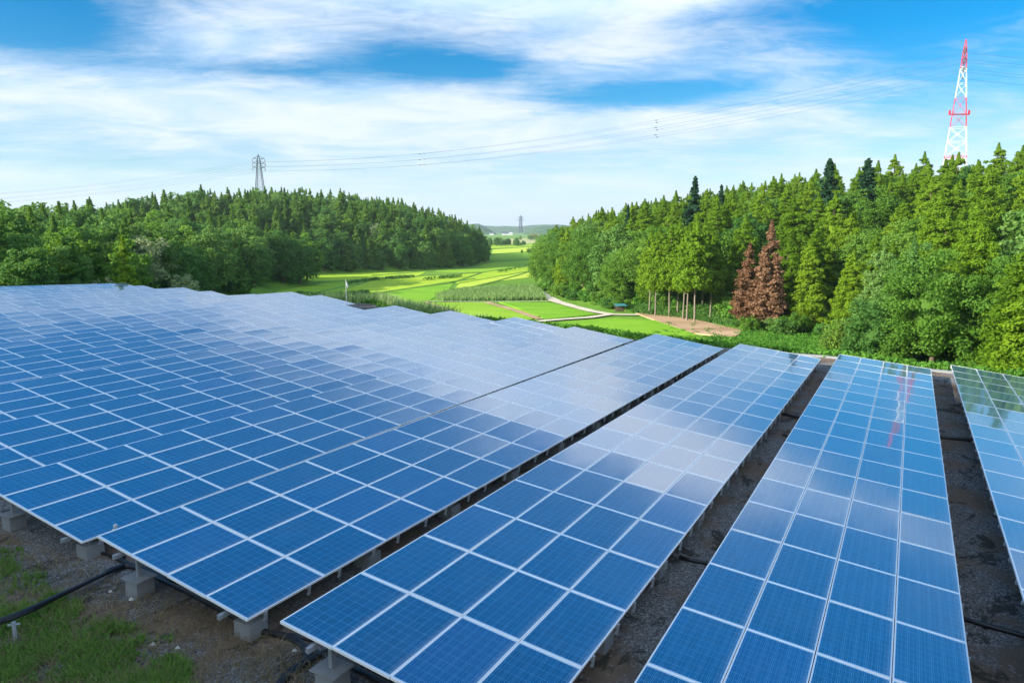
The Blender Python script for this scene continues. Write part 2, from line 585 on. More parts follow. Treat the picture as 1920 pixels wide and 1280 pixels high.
def height(x, y):
    x = np.asarray(x, float); y = np.asarray(y, float)
    d, s = ds(x, y)
    out = np.maximum.reduce([d - 15.0, -79 - d, s - edge_s(d) - .3, -16 - s])
    t = np.clip(out / 15.0, 0, 1); t = t * t * (3 - 2 * t)
    back = np.clip((-s - 5) / 20, 0, 1)
    g = gz(d, s)
    z = g * (1 - t) + (VAL * (1 - back) + g * back) * t
    a = poly_dist(x, y, HILL_A); b = poly_dist(x, y, HILL_B); c = poly_dist(x, y, HILL_C)
    ha = 9.5 * (1 - np.exp(-np.maximum(a, 0) / 30))
    hb = 21.0 * (1 - np.exp(-np.maximum(b, 0) / 30)) * (1 - .5 * np.clip((-x - 110) / 60, 0, 1))
    hc = 16.3 * (1 - np.exp(-np.maximum(c, 0) / 45)) * (1 + .30 * np.clip((x - 50) / 50, 0, 1))
    dd_ = poly_dist(x, y, SHADE_RIDGE)
    return z + np.maximum(ha, hb) + hc + 36.0 * (1 - np.exp(-np.maximum(dd_, 0) / 16))


# ------------------------------------------------------------------ ground sheets
def axis(segs):
    out = []
    for a, b, st in segs:
        out += list(np.arange(a, b, st))
    out.append(segs[-1][1])
    return np.array(out)


gx = axis([(-6000, -800, 400), (-800, -200, 30), (-200, -90, 5), (-90, 80, 1.6), (80, 200, 5), (200, 800, 30), (800, 6000, 400)])
gy = axis([(-400, -60, 20), (-60, 0, 4), (0, 130, 1.6), (130, 330, 4), (330, 700, 12), (700, 2000, 60), (2000, 8000, 400)])
X, Y = np.meshgrid(gx, gy)
Z = height(X, Y)
dd, sss = ds(X, Y)
inner = (dd < 14.2) & (dd > -78) & (sss < edge_s(dd) - .6) & (sss > -15)
Z = np.where(inner, Z - .25, Z)
nx, ny = len(gx), len(gy)
idx = np.arange(nx * ny).reshape(ny, nx)
F = np.stack([idx[:-1, :-1], idx[:-1, 1:], idx[1:, 1:], idx[1:, :-1]], -1).reshape(-1, 4)
ground = link('ground', arr_mesh('ground', np.stack([X, Y, Z], -1), F, M['ground'], smooth=True))
tag(ground, 'grassy ground of the valley floor and wooded hillsides', kind='structure')

dg = np.linspace(-79, 15, 190)
tg = np.linspace(0, 1, 130)
DD, TT = np.meshgrid(dg, tg)
SS = -16 + (edge_s(DD) + 16) * TT
GX, GY = xy(DD, SS)
GZ = gz(DD, SS) + .012
rngb = np.random.default_rng(3)
GZ += (rngb.random(GZ.shape) - .5) * .02
idx = np.arange(GZ.size).reshape(GZ.shape)
F = np.stack([idx[:-1, :-1], idx[:-1, 1:], idx[1:, 1:], idx[1:, :-1]], -1).reshape(-1, 4)
terr = link('gravel_ground', arr_mesh('gravel_ground', np.stack([GX, GY, GZ], -1), F, M['gravel'], smooth=True))
tag(terr, 'dark gravel and soil ground under the solar rows', kind='structure')


def at(px, py, z=VAL):
    """point of the level plane z seen at a place of the 1920x1280 photograph"""
    cx = (px - 960) / FPX; cy = (py - 640) / FPX
    sp, cp = math.sin(PITCH), math.cos(PITCH)
    dx, dy, dz = cx, cp - cy * sp, -sp - cy * cp
    k = (z - HC) / dz
    return np.array([dx * k, dy * k])


def to_px(x, y, z):
    sp, cp = math.sin(PITCH), math.cos(PITCH)
    zr = z - HC
    depth = y * cp - zr * sp
    up = y * sp + zr * cp
    return 960 + FPX * x / depth, 640 - FPX * up / depth, depth


def sheet(name, pts, z, m, thick=.3, label=None):
    """a thin terrain patch lying just over the valley floor"""
    n = len(pts)
    V = [(p[0], p[1], z) for p in pts] + [(p[0], p[1], z - thick) for p in pts]
    me = bpy.data.meshes.new(name)
    Fs = [list(range(n))] + [[i, (i + 1) % n, n + (i + 1) % n, n + i] for i in range(n)]
    me.from_pydata(V, [], Fs)
    me.materials.append(m)
    me.update()
    o = link(name, me)
    tag(o, label, kind='structure')
    return o


def ribbon(name, pts, w, z, m, label=None, crown=.0):
    pts = [np.array(p, float) for p in pts]
    MBx = MB(); V = []
    for i, p in enumerate(pts):
        d = pts[min(i + 1, len(pts) - 1)] - pts[max(i - 1, 0)]
        d /= np.linalg.norm(d); nn = np.array([-d[1], d[0]])
        ww = w[i] if isinstance(w, (list, tuple)) else w
        V += [(*(p - nn * ww / 2), z - crown), (*p, z), (*(p + nn * ww / 2), z - crown)]
    Fq = []
    for i in range(len(pts) - 1):
        a = i * 3
        Fq += [(a, a + 3, a + 4, a + 1), (a + 1, a + 4, a + 5, a + 2)]
    MBx.add(V, Fq)
    o = MBx.build(name, m)
    tag(o, label, kind='structure')
    return o


def P(*q):
    return [at(x, y) for x, y in q]


# rice fields, outlines on the valley floor
fields = [
    (P((540, 517), (700, 511), (800, 509), (780, 519), (640, 527), (541, 531)), 0, 'yellow-green rice field beside the foot of the left hill'),
    (P((541, 532), (640, 528), (690, 525), (640, 545), (560, 552), (500, 560)), 1, 'rice field behind the reed bank and the flag pole'),
    (P((642, 545), (700, 525), (800, 518), (900, 512), (890, 523), (790, 537), (640, 560)), 0, 'bright rice field across the middle of the valley'),
    (P((640, 562), (790, 539), (850, 532), (840, 545), (800, 566), (640, 572)), 3, 'deeper green rice field above the centre panels'),
    (P((800, 508), (880, 503), (920, 493), (1004, 487), (1004, 497), (905, 511)), 1, 'rice field at the end of the left hill'),
    (P((908, 511), (1004, 498), (1003, 506), (860, 531), (850, 529)), 0, 'narrow rice field right of the valley centre'),
    (P((862, 532), (1003, 508), (1003, 519), (930, 528), (880, 540), (850, 543)), 2, 'yellow rice field beside the forest edge'),
    (P((915, 488), (920, 478), (1003, 472), (1004, 486)), 1, 'rice field between the two hills'),
    (P((922, 476), (924, 468), (1003, 463), (1003, 471)), 2, 'pale rice field far between the hills'),
    (P((915, 466), (915, 461), (1005, 457), (1004, 462)), 0, 'yellow rice field far down the valley'),
    (P((560, 571), (785, 567), (900, 600), (930, 610), (700, 600)), 1, 'green rice field just behind the centre panels'),
    (P((800, 568), (915, 568), (1020, 590), (985, 604), (900, 600)), 1, 'rice field left of the tan footpath'),
    (P((935, 567), (1030, 568), (1120, 590), (1020, 600), (1012, 592)), 3, 'rice field between footpath and curved track'),
    (P((1010, 608), (1150, 598), (1230, 602), (1300, 626), (1330, 650), (1150, 660)), 3, 'green rice field in front of the forest track'),
]
for i, (p, k, lab) in enumerate(fields):
    sheet('rice_field', p, VAL + .05 + .006 * i, M['paddy'][k], label=lab)
sheet('dry_grass_field', P((925, 458), (926, 449), (1004, 446), (1004, 456)), VAL + .04, M['dryfield'], label='pale dry field far down the valley')
sheet('bare_ground', P((1192, 588), (1240, 590), (1320, 604), (1395, 622), (1375, 634), (1300, 626), (1240, 606)), VAL + .16, M['bare'], label='bare tan earth along the forest edge')
ribbon('track', P((1010, 548), (1022, 556), (1045, 567), (1075, 576), (1110, 585), (1145, 591), (1195, 592)), [2.5, 2.4, 2.2, 2.0, 2.0, 2.2, 1.6], VAL + .20, M['track'], label='pale gravel track curving along the forest edge')
ribbon('track', P((1010, 604), (1060, 600), (1105, 597), (1145, 591)), 1.5, VAL + .215, M['track'], label='pale gravel track branching towards the solar farm')
ribbon('footpath', P((780, 566), (900, 567), (1035, 566)), .6, VAL + .19, M['track'], label='thin pale footpath in front of the reed bed')
ribbon('footpath', P((912, 568), (965, 583), (1012, 600)), 1.3, VAL + .185, M['bare'], label='tan footpath between two rice fields')
ribbon('footpath', P((795, 567), (850, 585), (905, 603)), .9, VAL + .18, M['bare'], label='tan footpath behind the centre panels')
ribbon('footpath', P((560, 513), (640, 510), (760, 507), (870, 501), (915, 489)), 2.2, VAL + .17, M['bare'], label='tan path along the foot of the left hill')
for i, q in enumerate([((541, 531), (640, 527), (780, 519), (900, 511)), ((600, 548), (700, 525)), ((640, 561), (790, 538), (890, 523)), ((850, 530), (905, 511), (1003, 497)),
          ((848, 544), (880, 540), (930, 528), (1003, 507)), ((915, 487), (1004, 486)), ((921, 477), (1003, 471)), ((640, 572), (800, 566)), ((925, 467), (1003, 462)), ((700, 517), (800, 509), (905, 502))]):
    q = [(a, b) for a, b in q]
    qq = []
    for (a, b), (a2, b2) in zip(q[:-1], q[1:]):
        for tt in np.linspace(0, 1, 9)[:-1]:
            qq.append((a + (a2 - a) * tt, b + (b2 - b) * tt))
    qq.append(q[-1])
    ribbon('levee', P(*qq), 1.5 if i < 5 else 2.5, VAL + .30, M['levee'], label='low grassy levee between rice fields', crown=.25)

# ------------------------------------------------------------------ solar rows
def panel_meshes():
    L, Wd, T, w = PA - .014, PB - .014, .040, .011
    f = MB()
    x0, x1, y0, y1 = -L / 2, L / 2, -Wd / 2, Wd / 2
    f.box(x0, x1, y0, y0 + w, -T, 0); f.box(x0, x1, y1 - w, y1, -T, 0)
    f.box(x0, x0 + w, y0 + w, y1 - w, -T, 0); f.box(x1 - w, x1, y0 + w, y1 - w, -T, 0)
    # back sheet seen from below
    f.add([(x0 + w, y0 + w, -.012), (x1 - w, y0 + w, -.012), (x1 - w, y1 - w, -.012), (x0 + w, y1 - w, -.012)], [(0, 3, 2, 1)])
    fr = f.mesh('panel_frame', M['alu'])
    # laminated glass, bowed by a few millimetres under its own weight
    nxx, nyy = 10, 7
    xs = np.linspace(x0 + w, x1 - w, nxx); ys = np.linspace(y0 + w, y1 - w, nyy)
    XX, YY = np.meshgrid(xs, ys)
    sag = .0022 * (1 - (2 * XX / L) ** 2) * (1 - (2 * YY / Wd) ** 2)
    id2 = np.arange(nxx * nyy).reshape(nyy, nxx)
    F2 = np.stack([id2[:-1, :-1], id2[:-1, 1:], id2[1:, 1:], id2[1:, :-1]], -1).reshape(-1, 4)
    gl = arr_mesh('cell_sheet', np.stack([XX, YY, -.003 - sag], -1), F2, M['cells'], smooth=True)
    return fr, gl


PANEL_FR, PANEL_GL = panel_meshes()
b = MB(); b.box(-.02, .02, -.01, 4.01, -.105, -.045); RAFTER = b.mesh('rafter', M['galv'])
b = MB(); b.box(-.020, .020, -.018, .018, -.15, .02); b.box(-.030, .030, -.018, .030, -.155, -.125); CLAMP = b.mesh('rail_end', M['galv'])
b = MB(); b.box(-.20, .20, -.20, .20, -.55, .0, 0, .015); FOOT_LO = b.mesh('concrete_footing', M['conc'])
b = MB(); b.box(-.19, .19, -.19, .19, -.55, .0, 0, .02); b.box(-.21, .21, -.24, .24, .004, .03); FOOT_HI = b.mesh('concrete_footing', M['conc'])
b = MB(); b.box(-.035, .035, -.035, .035, 0, 1); POST = b.mesh('support_post', M['galv'])

ROW_LABEL = ['cut off by the right picture edge, mirroring the dark forest', 'wide blue row second from the right, standing between two gravel aisles',
             'blue row ending at the lower picture edge, just right of the black gap', 'blue row whose near corner stands in the lower left, just left of the black gap',
             'blue row left of the thin dark seam, small white clip on its near corner', 'sixth blue solar row counted from the right',
             'seventh blue solar row counted from the right', 'eighth blue solar row counted from the right', 'ninth solar row from the right, ending left of the dark notch',
             'tenth solar row from the right, ending at the dark notch', 'eleventh solar row from the right, ending beside the flag pole', 'twelfth pale solar row from the right, ending below the reed bank',
             'thirteenth pale solar row from the right', 'fourteenth pale solar row from the right', 'third farthest solar row on the left',
             'second farthest solar row on the left', 'farthest solar row, nearest to the dark forest on the left']
rp = random.Random(11)
for ri, (d, zl, s0, slope, tilt, i0, i1) in enumerate(ROWS):
    zc = zl + HC
    sA = s0 + i0 * PA; sB = s0 + i1 * PA
    # row frame: X along, Y up the slope, Z normal; origin at low edge, s0
    ux = Vector((UH[0], UH[1], slope)).normalized()
    hy = Vector((-NH[0], -NH[1], 0)) * math.sqrt(1 - tilt * tilt) + Vector((0, 0, tilt))
    nz = ux.cross(hy).normalized()
    vy = nz.cross(ux).normalized()
    org = Vector((*xy(d, s0), zc))
    FR = Matrix((ux, vy, nz)).transposed().to_4x4()
    FR.translation = org
    base = org.copy(); base.z -= .5
    row = empty('solar_row', base)
    tag(row, ROW_LABEL[ri] if ROW_LABEL[ri].startswith(('blue', 'wide')) or 'row' in ROW_LABEL[ri] else 'solar panel row ' + ROW_LABEL[ri], 'solar row', 'rows of solar panels on the terrace')
    Bm = Matrix.Translation(-base)
    near = ri <= 5
    for i in range(i0, i1):
        for j in range(4):
            cx = (i + .5) * PA; cy = (j + .5) * PB
            jit = Matrix.Rotation(rp.gauss(0, .0042), 4, 'X') @ Matrix.Rotation(rp.gauss(0, .0036), 4, 'Y')
            Mx = Bm @ FR @ Matrix.Translation((cx, cy, rp.uniform(-.002, .002))) @ jit
            pn = link('solar_panel', PANEL_FR, row, Mx)
            link('cell_sheet', PANEL_GL, pn)
    # rafters and rail ends
    for i in range(i0, i1):
        for fx in (.22, .78):
            Mx = Bm @ FR @ Matrix.Translation(((i + fx) * PA, 0, 0))
            link('rafter', RAFTER, row, Mx)
            if ri <= 5:
                Mc = Bm @ FR @ Matrix.Translation(((i + fx) * PA, -.012, -.04))
                link('rail_end', CLAMP, row, Mc)
    bb = MB()
    for yy in (.55, 3.35):
        bb.box((i0) * PA - .1, i1 * PA + .1, yy - .03, yy + .03, -.185, -.106)
    pu = bb.build('purlin', M['galv'], row); pu.matrix_local = Bm @ FR
    # footings
    Lr = sB - sA
    nf = max(2, int(round(Lr / 2.9)))
    for k in range(nf + 1):
        s = sA + .35 + (Lr - .7) * k / nf
        for yy, me, pz in ((.34, FOOT_LO, .30), (3.35, FOOT_HI, .34)):
            if ri > 5 and yy > 1: continue
            hx = yy * math.sqrt(1 - tilt * tilt)
            x, y = xy(d - hx, s)
            g = float(gz(np.array(d - hx), np.array(s)))
            Mf = Bm @ Matrix.Translation((x, y, g + pz)) @ Matrix.Rotation(math.atan2(UH[1], UH[0]), 4, 'Z')
            link('concrete_footing', me, row, Mf)
            top = zc + slope * (s - s0) + tilt * yy - .18
            if top - (g + pz) > .05:
                Mp = Bm @ Matrix.Translation((x, y, g + pz)) @ Matrix.Rotation(math.atan2(UH[1], UH[0]), 4, 'Z') @ Matrix.Diagonal((1, 1, top - g - pz, 1))
                link('support_post', POST, row, Mp)
    if ri == 4:
        cb = MB(); cb.box(-.05, .05, -.03, .03, 0, .03); cb.tube([(0, 0, .02), (0, 0, .12)], .02, 8); cb.box(-.03, .03, -.03, .03, .07, .13)
        cl = cb.build('bracket', M['white_paint'], row); cl.matrix_local = Bm @ FR @ Matrix.Translation((.7, -.02, .0)); cl['label'] = 'small white clip at the near right corner'

# concrete curb at the far end of the aisles
cu = MB()
dc = np.linspace(-10.5, 14, 30)
for a, b_ in zip(dc[:-1], dc[1:]):
    sa, sb = edge_s(a) - .05, edge_s(b_) - .05
    (x0, y0), (x1, y1) = xy(a, sa), xy(b_, sb)
    (x2, y2), (x3, y3) = xy(b_, sb + .25), xy(a, sa + .25)
    za, zb = float(gz(a, sa)), float(gz(b_, sb))
    V = [(x0, y0, za - .4), (x1, y1, zb - .4), (x2, y2, zb - .4), (x3, y3, za - .4), (x0, y0, za + .12), (x1, y1, zb + .12), (x2, y2, zb + .12), (x3, y3, za + .12)]
    cu.add(V, [(4, 5, 6, 7), (0, 1, 5, 4), (2, 3, 7, 6), (1, 2, 6, 5), (3, 0, 4, 7)])
tag(cu.build('concrete_curb', M['conc']), 'low pale concrete curb closing the gravel aisles before the green bank', 'curb')


# ------------------------------------------------------------------ vegetation builders
def leaf_quads(rng, cen, rad, per, size, flat=.75, up=.25, elong=1.6, jit=.55):
    n = len(cen) * per
    c = np.repeat(cen, per, 0); r = np.repeat(rad, per)
    d = rng.normal(size=(n, 3)); d[:, 2] += up * 1.5
    d /= np.linalg.norm(d, axis=1)[:, None]
    pos = c + d * (r * rng.uniform(.55, 1.08, n))[:, None] * np.array([1, 1, flat])
    nm = d + rng.normal(size=(n, 3)) * jit
    nm /= np.linalg.norm(nm, axis=1)[:, None]
    a = rng.normal(size=(n, 3)); a -= (a * nm).sum(1)[:, None] * nm
    a /= np.linalg.norm(a, axis=1)[:, None]
    b = np.cross(nm, a)
    sz = size * rng.uniform(.6, 1.35, n)
    a = a * (sz * elong / 2)[:, None]; b = b * (sz / 2)[:, None]
    V = np.stack([pos - a, pos - b * .9, pos + a, pos + b * .9], 1).reshape(-1, 3)
    F = np.arange(n * 4).reshape(-1, 4)
    return V, F


def blob_core(rng, rings):
    """closed lumpy solid of revolution inside a crown: keeps it from being see-through"""
    seg = 9; V = []
    for (z, r) in rings:
        for k in range(seg):
            an = 2 * math.pi * k / seg
            rr = r * rng.uniform(.8, 1.1)
            V.append((rr * math.cos(an), rr * math.sin(an), z))
    F = []
    for i in range(len(rings) - 1):
        for k in range(seg):
            F.append((i * seg + k, i * seg + (k + 1) % seg, (i + 1) * seg + (k + 1) % seg, (i + 1) * seg + k))
    return np.array(V), np.array(F)


def trunk_mesh(name, H, r, m, limbs=0, seed=0, z0=-1.2):
    rng = random.Random(seed)
    t = MB()
    pts = [(rng.uniform(-.03, .03) * min(i, 3), rng.uniform(-.03, .03) * min(i, 3), z0 + (H - z0) * i / 6) for i in range(7)]
    t.tube(pts, [r * (1 - .85 * i / 6) * (1.25 if i == 0 else 1) for i in range(7)], 8)
    for k in range(limbs):
        h = H * rng.uniform(.3, .9); an = rng.uniform(0, 6.28); L = H * .16 * rng.uniform(.6, 1.2) * (1.2 - h / H)
        t.tube([(0, 0, h), (L * .5 * math.cos(an), L * .5 * math.sin(an), h + L * .25), (L * math.cos(an), L * math.sin(an), h + L * .35)], [r * .25, r * .16, r * .05], 5)
    return t.mesh(name, m, True)


def cedar_mesh(seed, H, Rm, m, h0=.08, npuff=190, per=46, size=.30, power=.75, puff=.8, lean=0.0, gap=0.0, core=True, tipr=.35):
    rng = np.random.default_rng(seed)
    cen = []; rad = []
    for i in range(npuff):
        u = 1 - math.sqrt(1 - rng.random() * .995)          # more puffs low on the cone
        h = h0 + (1 - h0) * u
        prof = Rm * (1 - u) ** power * (1 - .35 * math.exp(-(u / .12)))
        lob = 1 + .20 * math.sin(7 * u * 6.28 * 1.1 + seed) + .12 * rng.normal()
        an = rng.uniform(0, 2 * math.pi)
        rr = prof * lob * (rng.uniform(.72, 1.02) if i % 4 else rng.uniform(.35, .75))
        if gap and rng.random() < gap: continue
        cen.append((rr * math.cos(an) + lean * h * H, rr * math.sin(an), h * H + rng.normal() * .15 - .10 * rr))
        rad.append(puff * (tipr + (1.1 - tipr) * (1 - u)) * rng.uniform(.7, 1.2))
    for k in range(10):
        cen.append((lean * H, 0, H * (.86 + .016 * k))); rad.append(max(.06, .035 * H * (1 - k / 10.5)))
    cen = np.array(cen); rad = np.array(rad)
    V, F = leaf_quads(rng, cen, rad, per, size, .72, .35)
    if core:
        rings = [(H * (h0 + (1 - h0) * u), max(.05, Rm * (1 - u) ** power * .45 * (1 if u > .02 else .5))) for u in (0, .1, .25, .45, .6, .68)]
        V2, F2 = blob_core(rng, rings)
        F = np.concatenate([F, F2 + len(V)]); V = np.concatenate([V, V2])
    return arr_mesh('crown', V, F, m)


def tier_mesh(seed, H, Rm, m, size=.3):
    """open conifer with separate tiers of boughs, sky between them"""
    rng = np.random.default_rng(seed)
    cen = []; rad = []
    nt = 24
    for i in range(nt):
        u = (i + .3) / nt
        h = .18 + .82 * u
        r = Rm * (1 - u) ** .8 * rng.uniform(.75, 1.15)
        nb = max(4, int(12 * (1 - u) + 3))
        for k in range(nb):
            an = rng.uniform(0, 6.28); L = r * rng.uniform(.6, 1.1)
            for q in np.linspace(.25, 1, max(2, int(L / .45))):
                cen.append((L * q * math.cos(an), L * q * math.sin(an), h * H - .12 * L * q + .10 * q)); rad.append(.50 * (1.15 - .5 * q) * (.6 + .5 * (1 - u)))
    for k in range(12):
        cen.append((0, 0, H * (.84 + .015 * k))); rad.append(max(.07, .04 * H * (1 - k / 12.5)))
    cen = np.array(cen); rad = np.array(rad)
    V, F = leaf_quads(rng, cen, rad, 22, size, .7, .2)
    return arr_mesh('crown', V, F, m)


def broad_mesh(seed, H, Rm, m, h0=.2, npuff=90, per=70, size=.34, puff=1.15, core=True, dome=False):
    rng = np.random.default_rng(seed)
    cz = H * (h0 + 1) / 2; hh = H * (1 - h0) / 2
    big = rng.normal(size=(9, 3)); big /= np.linalg.norm(big, axis=1)[:, None]
    cen = []; rad = []
    for i in range(npuff):
        d = rng.normal(size=3); d /= np.linalg.norm(d)
        d[2] = d[2] if d[2] > -.75 else -.4
        lob = .80 + .34 * max(0, (big @ d).max() - .55) / .45
        q = (rng.uniform(.70, 1.0) if i % 4 else rng.uniform(.4, .75)) * lob
        wd = 1.0
        if dome and d[2] < 0:
            wd = .96 / max(.25, math.hypot(d[0], d[1]))
        cen.append((d[0] * Rm * q * wd, d[1] * Rm * q * wd, cz + d[2] * hh * q * (1.25 if wd != 1 else 1))); rad.append(puff * rng.uniform(.55, 1.15))
    cen = np.array(cen); rad = np.array(rad)
    V, F = leaf_quads(rng, cen, rad, per, size, .7, .35, 1.25, .6)
    if core:
        rings = [(cz - hh * .8, Rm * .15), (cz - hh * .55, Rm * .4), (cz - hh * .1, Rm * .48), (cz + hh * .3, Rm * .4), (cz + hh * .5, Rm * .22), (cz + hh * .6, .05)]
        V2, F2 = blob_core(rng, rings)
        F = np.concatenate([F, F2 + len(V)]); V = np.concatenate([V, V2])
    return arr_mesh('crown', V, F, m)


def proto(name, crown, trunk):
    return (name, crown, trunk)


def plant(pr, x, y, s, rz, label, cat, group=None, z=None, sxy=1.0, single=False):
    name, crown, trunk = pr
    zz = float(height(np.array(x), np.array(y))) - .1 if z is None else z
    o = empty(name, (x, y, zz), rz)
    o.scale = (s * sxy, s * sxy, s)
    tag(o, label, cat, group)
    link(trunk.name.split('.')[0], trunk, o)
    link('crown', crown, o)
    return o


T_C = trunk_mesh('trunk', 12.5, .24, M['trunk'], 10, 1)
T_CP = trunk_mesh('trunk', 12.5, .15, M['trunk_pale'], 8, 2)
T_B = trunk_mesh('trunk', 7.6, .26, M['trunk'], 9, 3)
cedN = [proto('cedar_tree', cedar_mesh(i, 14, 2.6 + .3 * (i % 3), M['cedar'], .04, 330, 105, .165, .66, .80, tipr=.45), T_C) for i in range(4)]
cedT = [proto('cedar_tree', cedar_mesh(20 + i, 14, 2.1, M['cedar'], .36, 190, 62, .23, .58, .75), T_CP) for i in range(3)]
cedF = [proto('conifer_tree', cedar_mesh(40 + i, 13, 3.1 + .4 * (i % 2), M['cedar_dark'], .03, 190, 42, .33, .95, .80), T_C) for i in range(4)]
firs = [proto('fir_tree', tier_mesh(60 + i, 14, 3.0, M['conifer_dark']), T_C) for i in range(2)]
brN = [proto('broadleaf_tree', broad_mesh(80 + i, 9.5, 3.6, M['broad'], .03, 200, 115, .18, 1.0, dome=True), T_B) for i in range(3)]
brNd = [proto('broadleaf_tree', broad_mesh(90 + i, 9.5, 3.5, M['broad_dark'], .03, 160, 70, .26, 1.05, dome=True), T_B) for i in range(2)]
brF = [proto('broadleaf_tree', broad_mesh(100 + i, 9.5, 3.3, M['broad_dark'], .04, 90, 52, .36, 1.1, dome=True), T_B) for i in range(3)]
brP = [proto('broadleaf_tree', broad_mesh(110 + i, 9.5, 3.6, M['broad_pale'], .12, 90, 66, .28, 1.0), T_B) for i in range(2)]
brW = [proto('broadleaf_tree', broad_mesh(125, 9.5, 3.7, M['broad_light'], .03, 230, 80, .20, .85, core=False, dome=True), T_B)]
feath = [proto('feathery_tree', cedar_mesh(128 + i, 13, 3.5, M['broad_light'], .02, 330, 100, .16, .48, .85, tipr=.6), T_C) for i in range(2)]
brG = [proto('broadleaf_tree', broad_mesh(120, 9.5, 3.2, M['broad_grey'], .1, 80, 56, .28, .95), T_B)]
brL = [proto('broadleaf_tree', broad_mesh(130, 9.5, 3.2, M['broad'], .04, 90, 52, .34, 1.0, dome=True), T_B)]
dead = [proto('dead_cedar', cedar_mesh(140 + i, 14, 1.75, M['dead'], .14, 260, 55, .20, .72, .6, core=False), T_CP) for i in range(2)]
T_S = trunk_mesh('stem', 1.6, .06, M['trunk'], 5, 9, -.3)
shr = [proto('shrub', broad_mesh(150 + i, 2.6, 1.6, [M['broad'], M['broad_dark'], M['vine']][i], .0, 42, 60, .17, .55, dome=True), T_S) for i in range(3)]

rt = random.Random(77)


def scatter(poly, box, step, rmax=1e9, depth=None):
    """jittered grid of points inside a polygon"""
    x0, x1, y0, y1 = box
    pts = []
    y = y0
    while y < y1:
        x = x0 + rt.uniform(0, step)
        while x < x1:
            pts.append((x + rt.uniform(-.35, .35) * step, y + rt.uniform(-.35, .35) * step))
            x += step
        y += step
    a = np.array(pts)
    ins = poly_dist(a[:, 0], a[:, 1], poly)
    return a[ins > 1.2], ins[ins > 1.2]


cands = []   # (dist, x, y, kind, scale)
def vis(x, y):
    return abs(x) < .735 * y + 3


pa, da = scatter(HILL_A, (-190, -45, 60, 235), 6.2)
for (x, y), q in zip(pa, da):
    if not vis(x, y) or y < 60: continue
    r = rt.random()
    if q < 14: k = ('cedF', rt.uniform(.85, 1.1)) if r < .3 else ('brNd', rt.uniform(.95, 1.35)) if r < .78 else ('brG', 1.0) if r < .82 else ('brL', rt.uniform(1, 1.3))
    else: k = ('cedF', rt.uniform(.8, 1.15)) if r < .28 else ('brF', rt.uniform(.95, 1.3)) if r < .85 else ('brL', 1.2) if r < .97 else ('brP', 1.0)
    cands.append((math.hypot(x, y), x, y, 'A', *k))
pb, db = scatter(HILL_B, (-330, -10, 205, 420), 7.3)
for (x, y), q in zip(pb, db):
    if not vis(x, y) or q > 120: continue
    r = rt.random()
    p_c = .25 if q < 10 else .72
    k = ('cedF', rt.uniform(.72, 1.05)) if r < p_c else ('brF', rt.uniform(.9, 1.25)) if r < p_c + (1 - p_c) * .7 else ('brL', rt.uniform(.9, 1.2))
    cands.append((math.hypot(x, y), x, y, 'B', *k))
# closed front of the far left wood, right down to the field edge
fr = [(-74, 214), (-66, 231), (-50, 247), (-29, 259), (-18, 276), (-12, 318), (-13, 380)]
for (xa, ya), (xb, yb) in zip(fr[:-1], fr[1:]):
    n = int(math.hypot(xb - xa, yb - ya) / 4.6)
    nxx_, nyy_ = -(yb - ya), (xb - xa)
    ln = math.hypot(nxx_, nyy_)
    for j in range(n):
        for off in (1.0, 5.0, 9.5):
            t = (j + rt.random()) / n
            x = xa + (xb - xa) * t + nxx_ / ln * off; y = ya + (yb - ya) * t + nyy_ / ln * off
            r = rt.random()
            k = ('cedF', rt.uniform(.6, .9)) if r < .35 else ('brF', rt.uniform(.7, 1.05)) if r < .85 else ('brL', rt.uniform(.7, .95))
            cands.append((math.hypot(x, y), x, y, 'B', *k))
pc, dc_ = scatter(HILL_C, (5, 150, 40, 300), 5.8)
for (x, y), q in zip(pc, dc_):
    if not vis(x, y): continue
    if q > 75: continue
    r = rt.random()
    if y > 122 and x < 34 and q < 12:
        k = ('brN', rt.uniform(.9, 1.3)) if r < .45 else ('brNd', rt.uniform(.95, 1.3)) if r < .8 else ('cedN', rt.uniform(.8, 1.0))
    elif y < 76 and q < 12:
        k = ('brN', rt.uniform(.7, .95)) if r < .16 else ('cedN', rt.uniform(.78, 1.0))
    else:
        k = ('cedN', rt.uniform(.75, 1.08)) if r < .76 else ('brN', rt.uniform(.9, 1.25)) if r < .92 else ('brNd', 1.2)
    cands.append((math.hypot(x, y), x, y, 'C', *k))
cands.sort()
PROT = dict(cedN=cedN, cedT=cedT, cedF=cedF, brN=brN, brNd=brNd, brF=brF, brP=brP, brG=brG, brL=brL)
HW = dict(cedN=(14, 2.9), cedT=(14, 2.2), cedF=(13, 3.1), brN=(9.5, 3.7), brNd=(9.5, 3.6), brF=(9.5, 3.4), brP=(9.5, 3.4), brG=(9.5, 3), brL=(9.5, 3.4))
AREA = {'A': 'on the near left wooded slope', 'B': 'on the far left hill', 'C': 'on the right wooded hill'}
LOOK = dict(cedN='bright green conical cedar', cedF='dark green conical conifer', brN='bushy green broadleaf tree', brNd='dark green rounded broadleaf tree', brF='dark rounded broadleaf tree',
            brL='lighter green rounded broadleaf tree', brP='cream-flowering broadleaf tree', brG='grey-green broadleaf tree', cedT='tall cedar with a bare pale trunk')
KEEP = [(1376, 1470, 101, 420)]
sky_y = {}
counts = {}
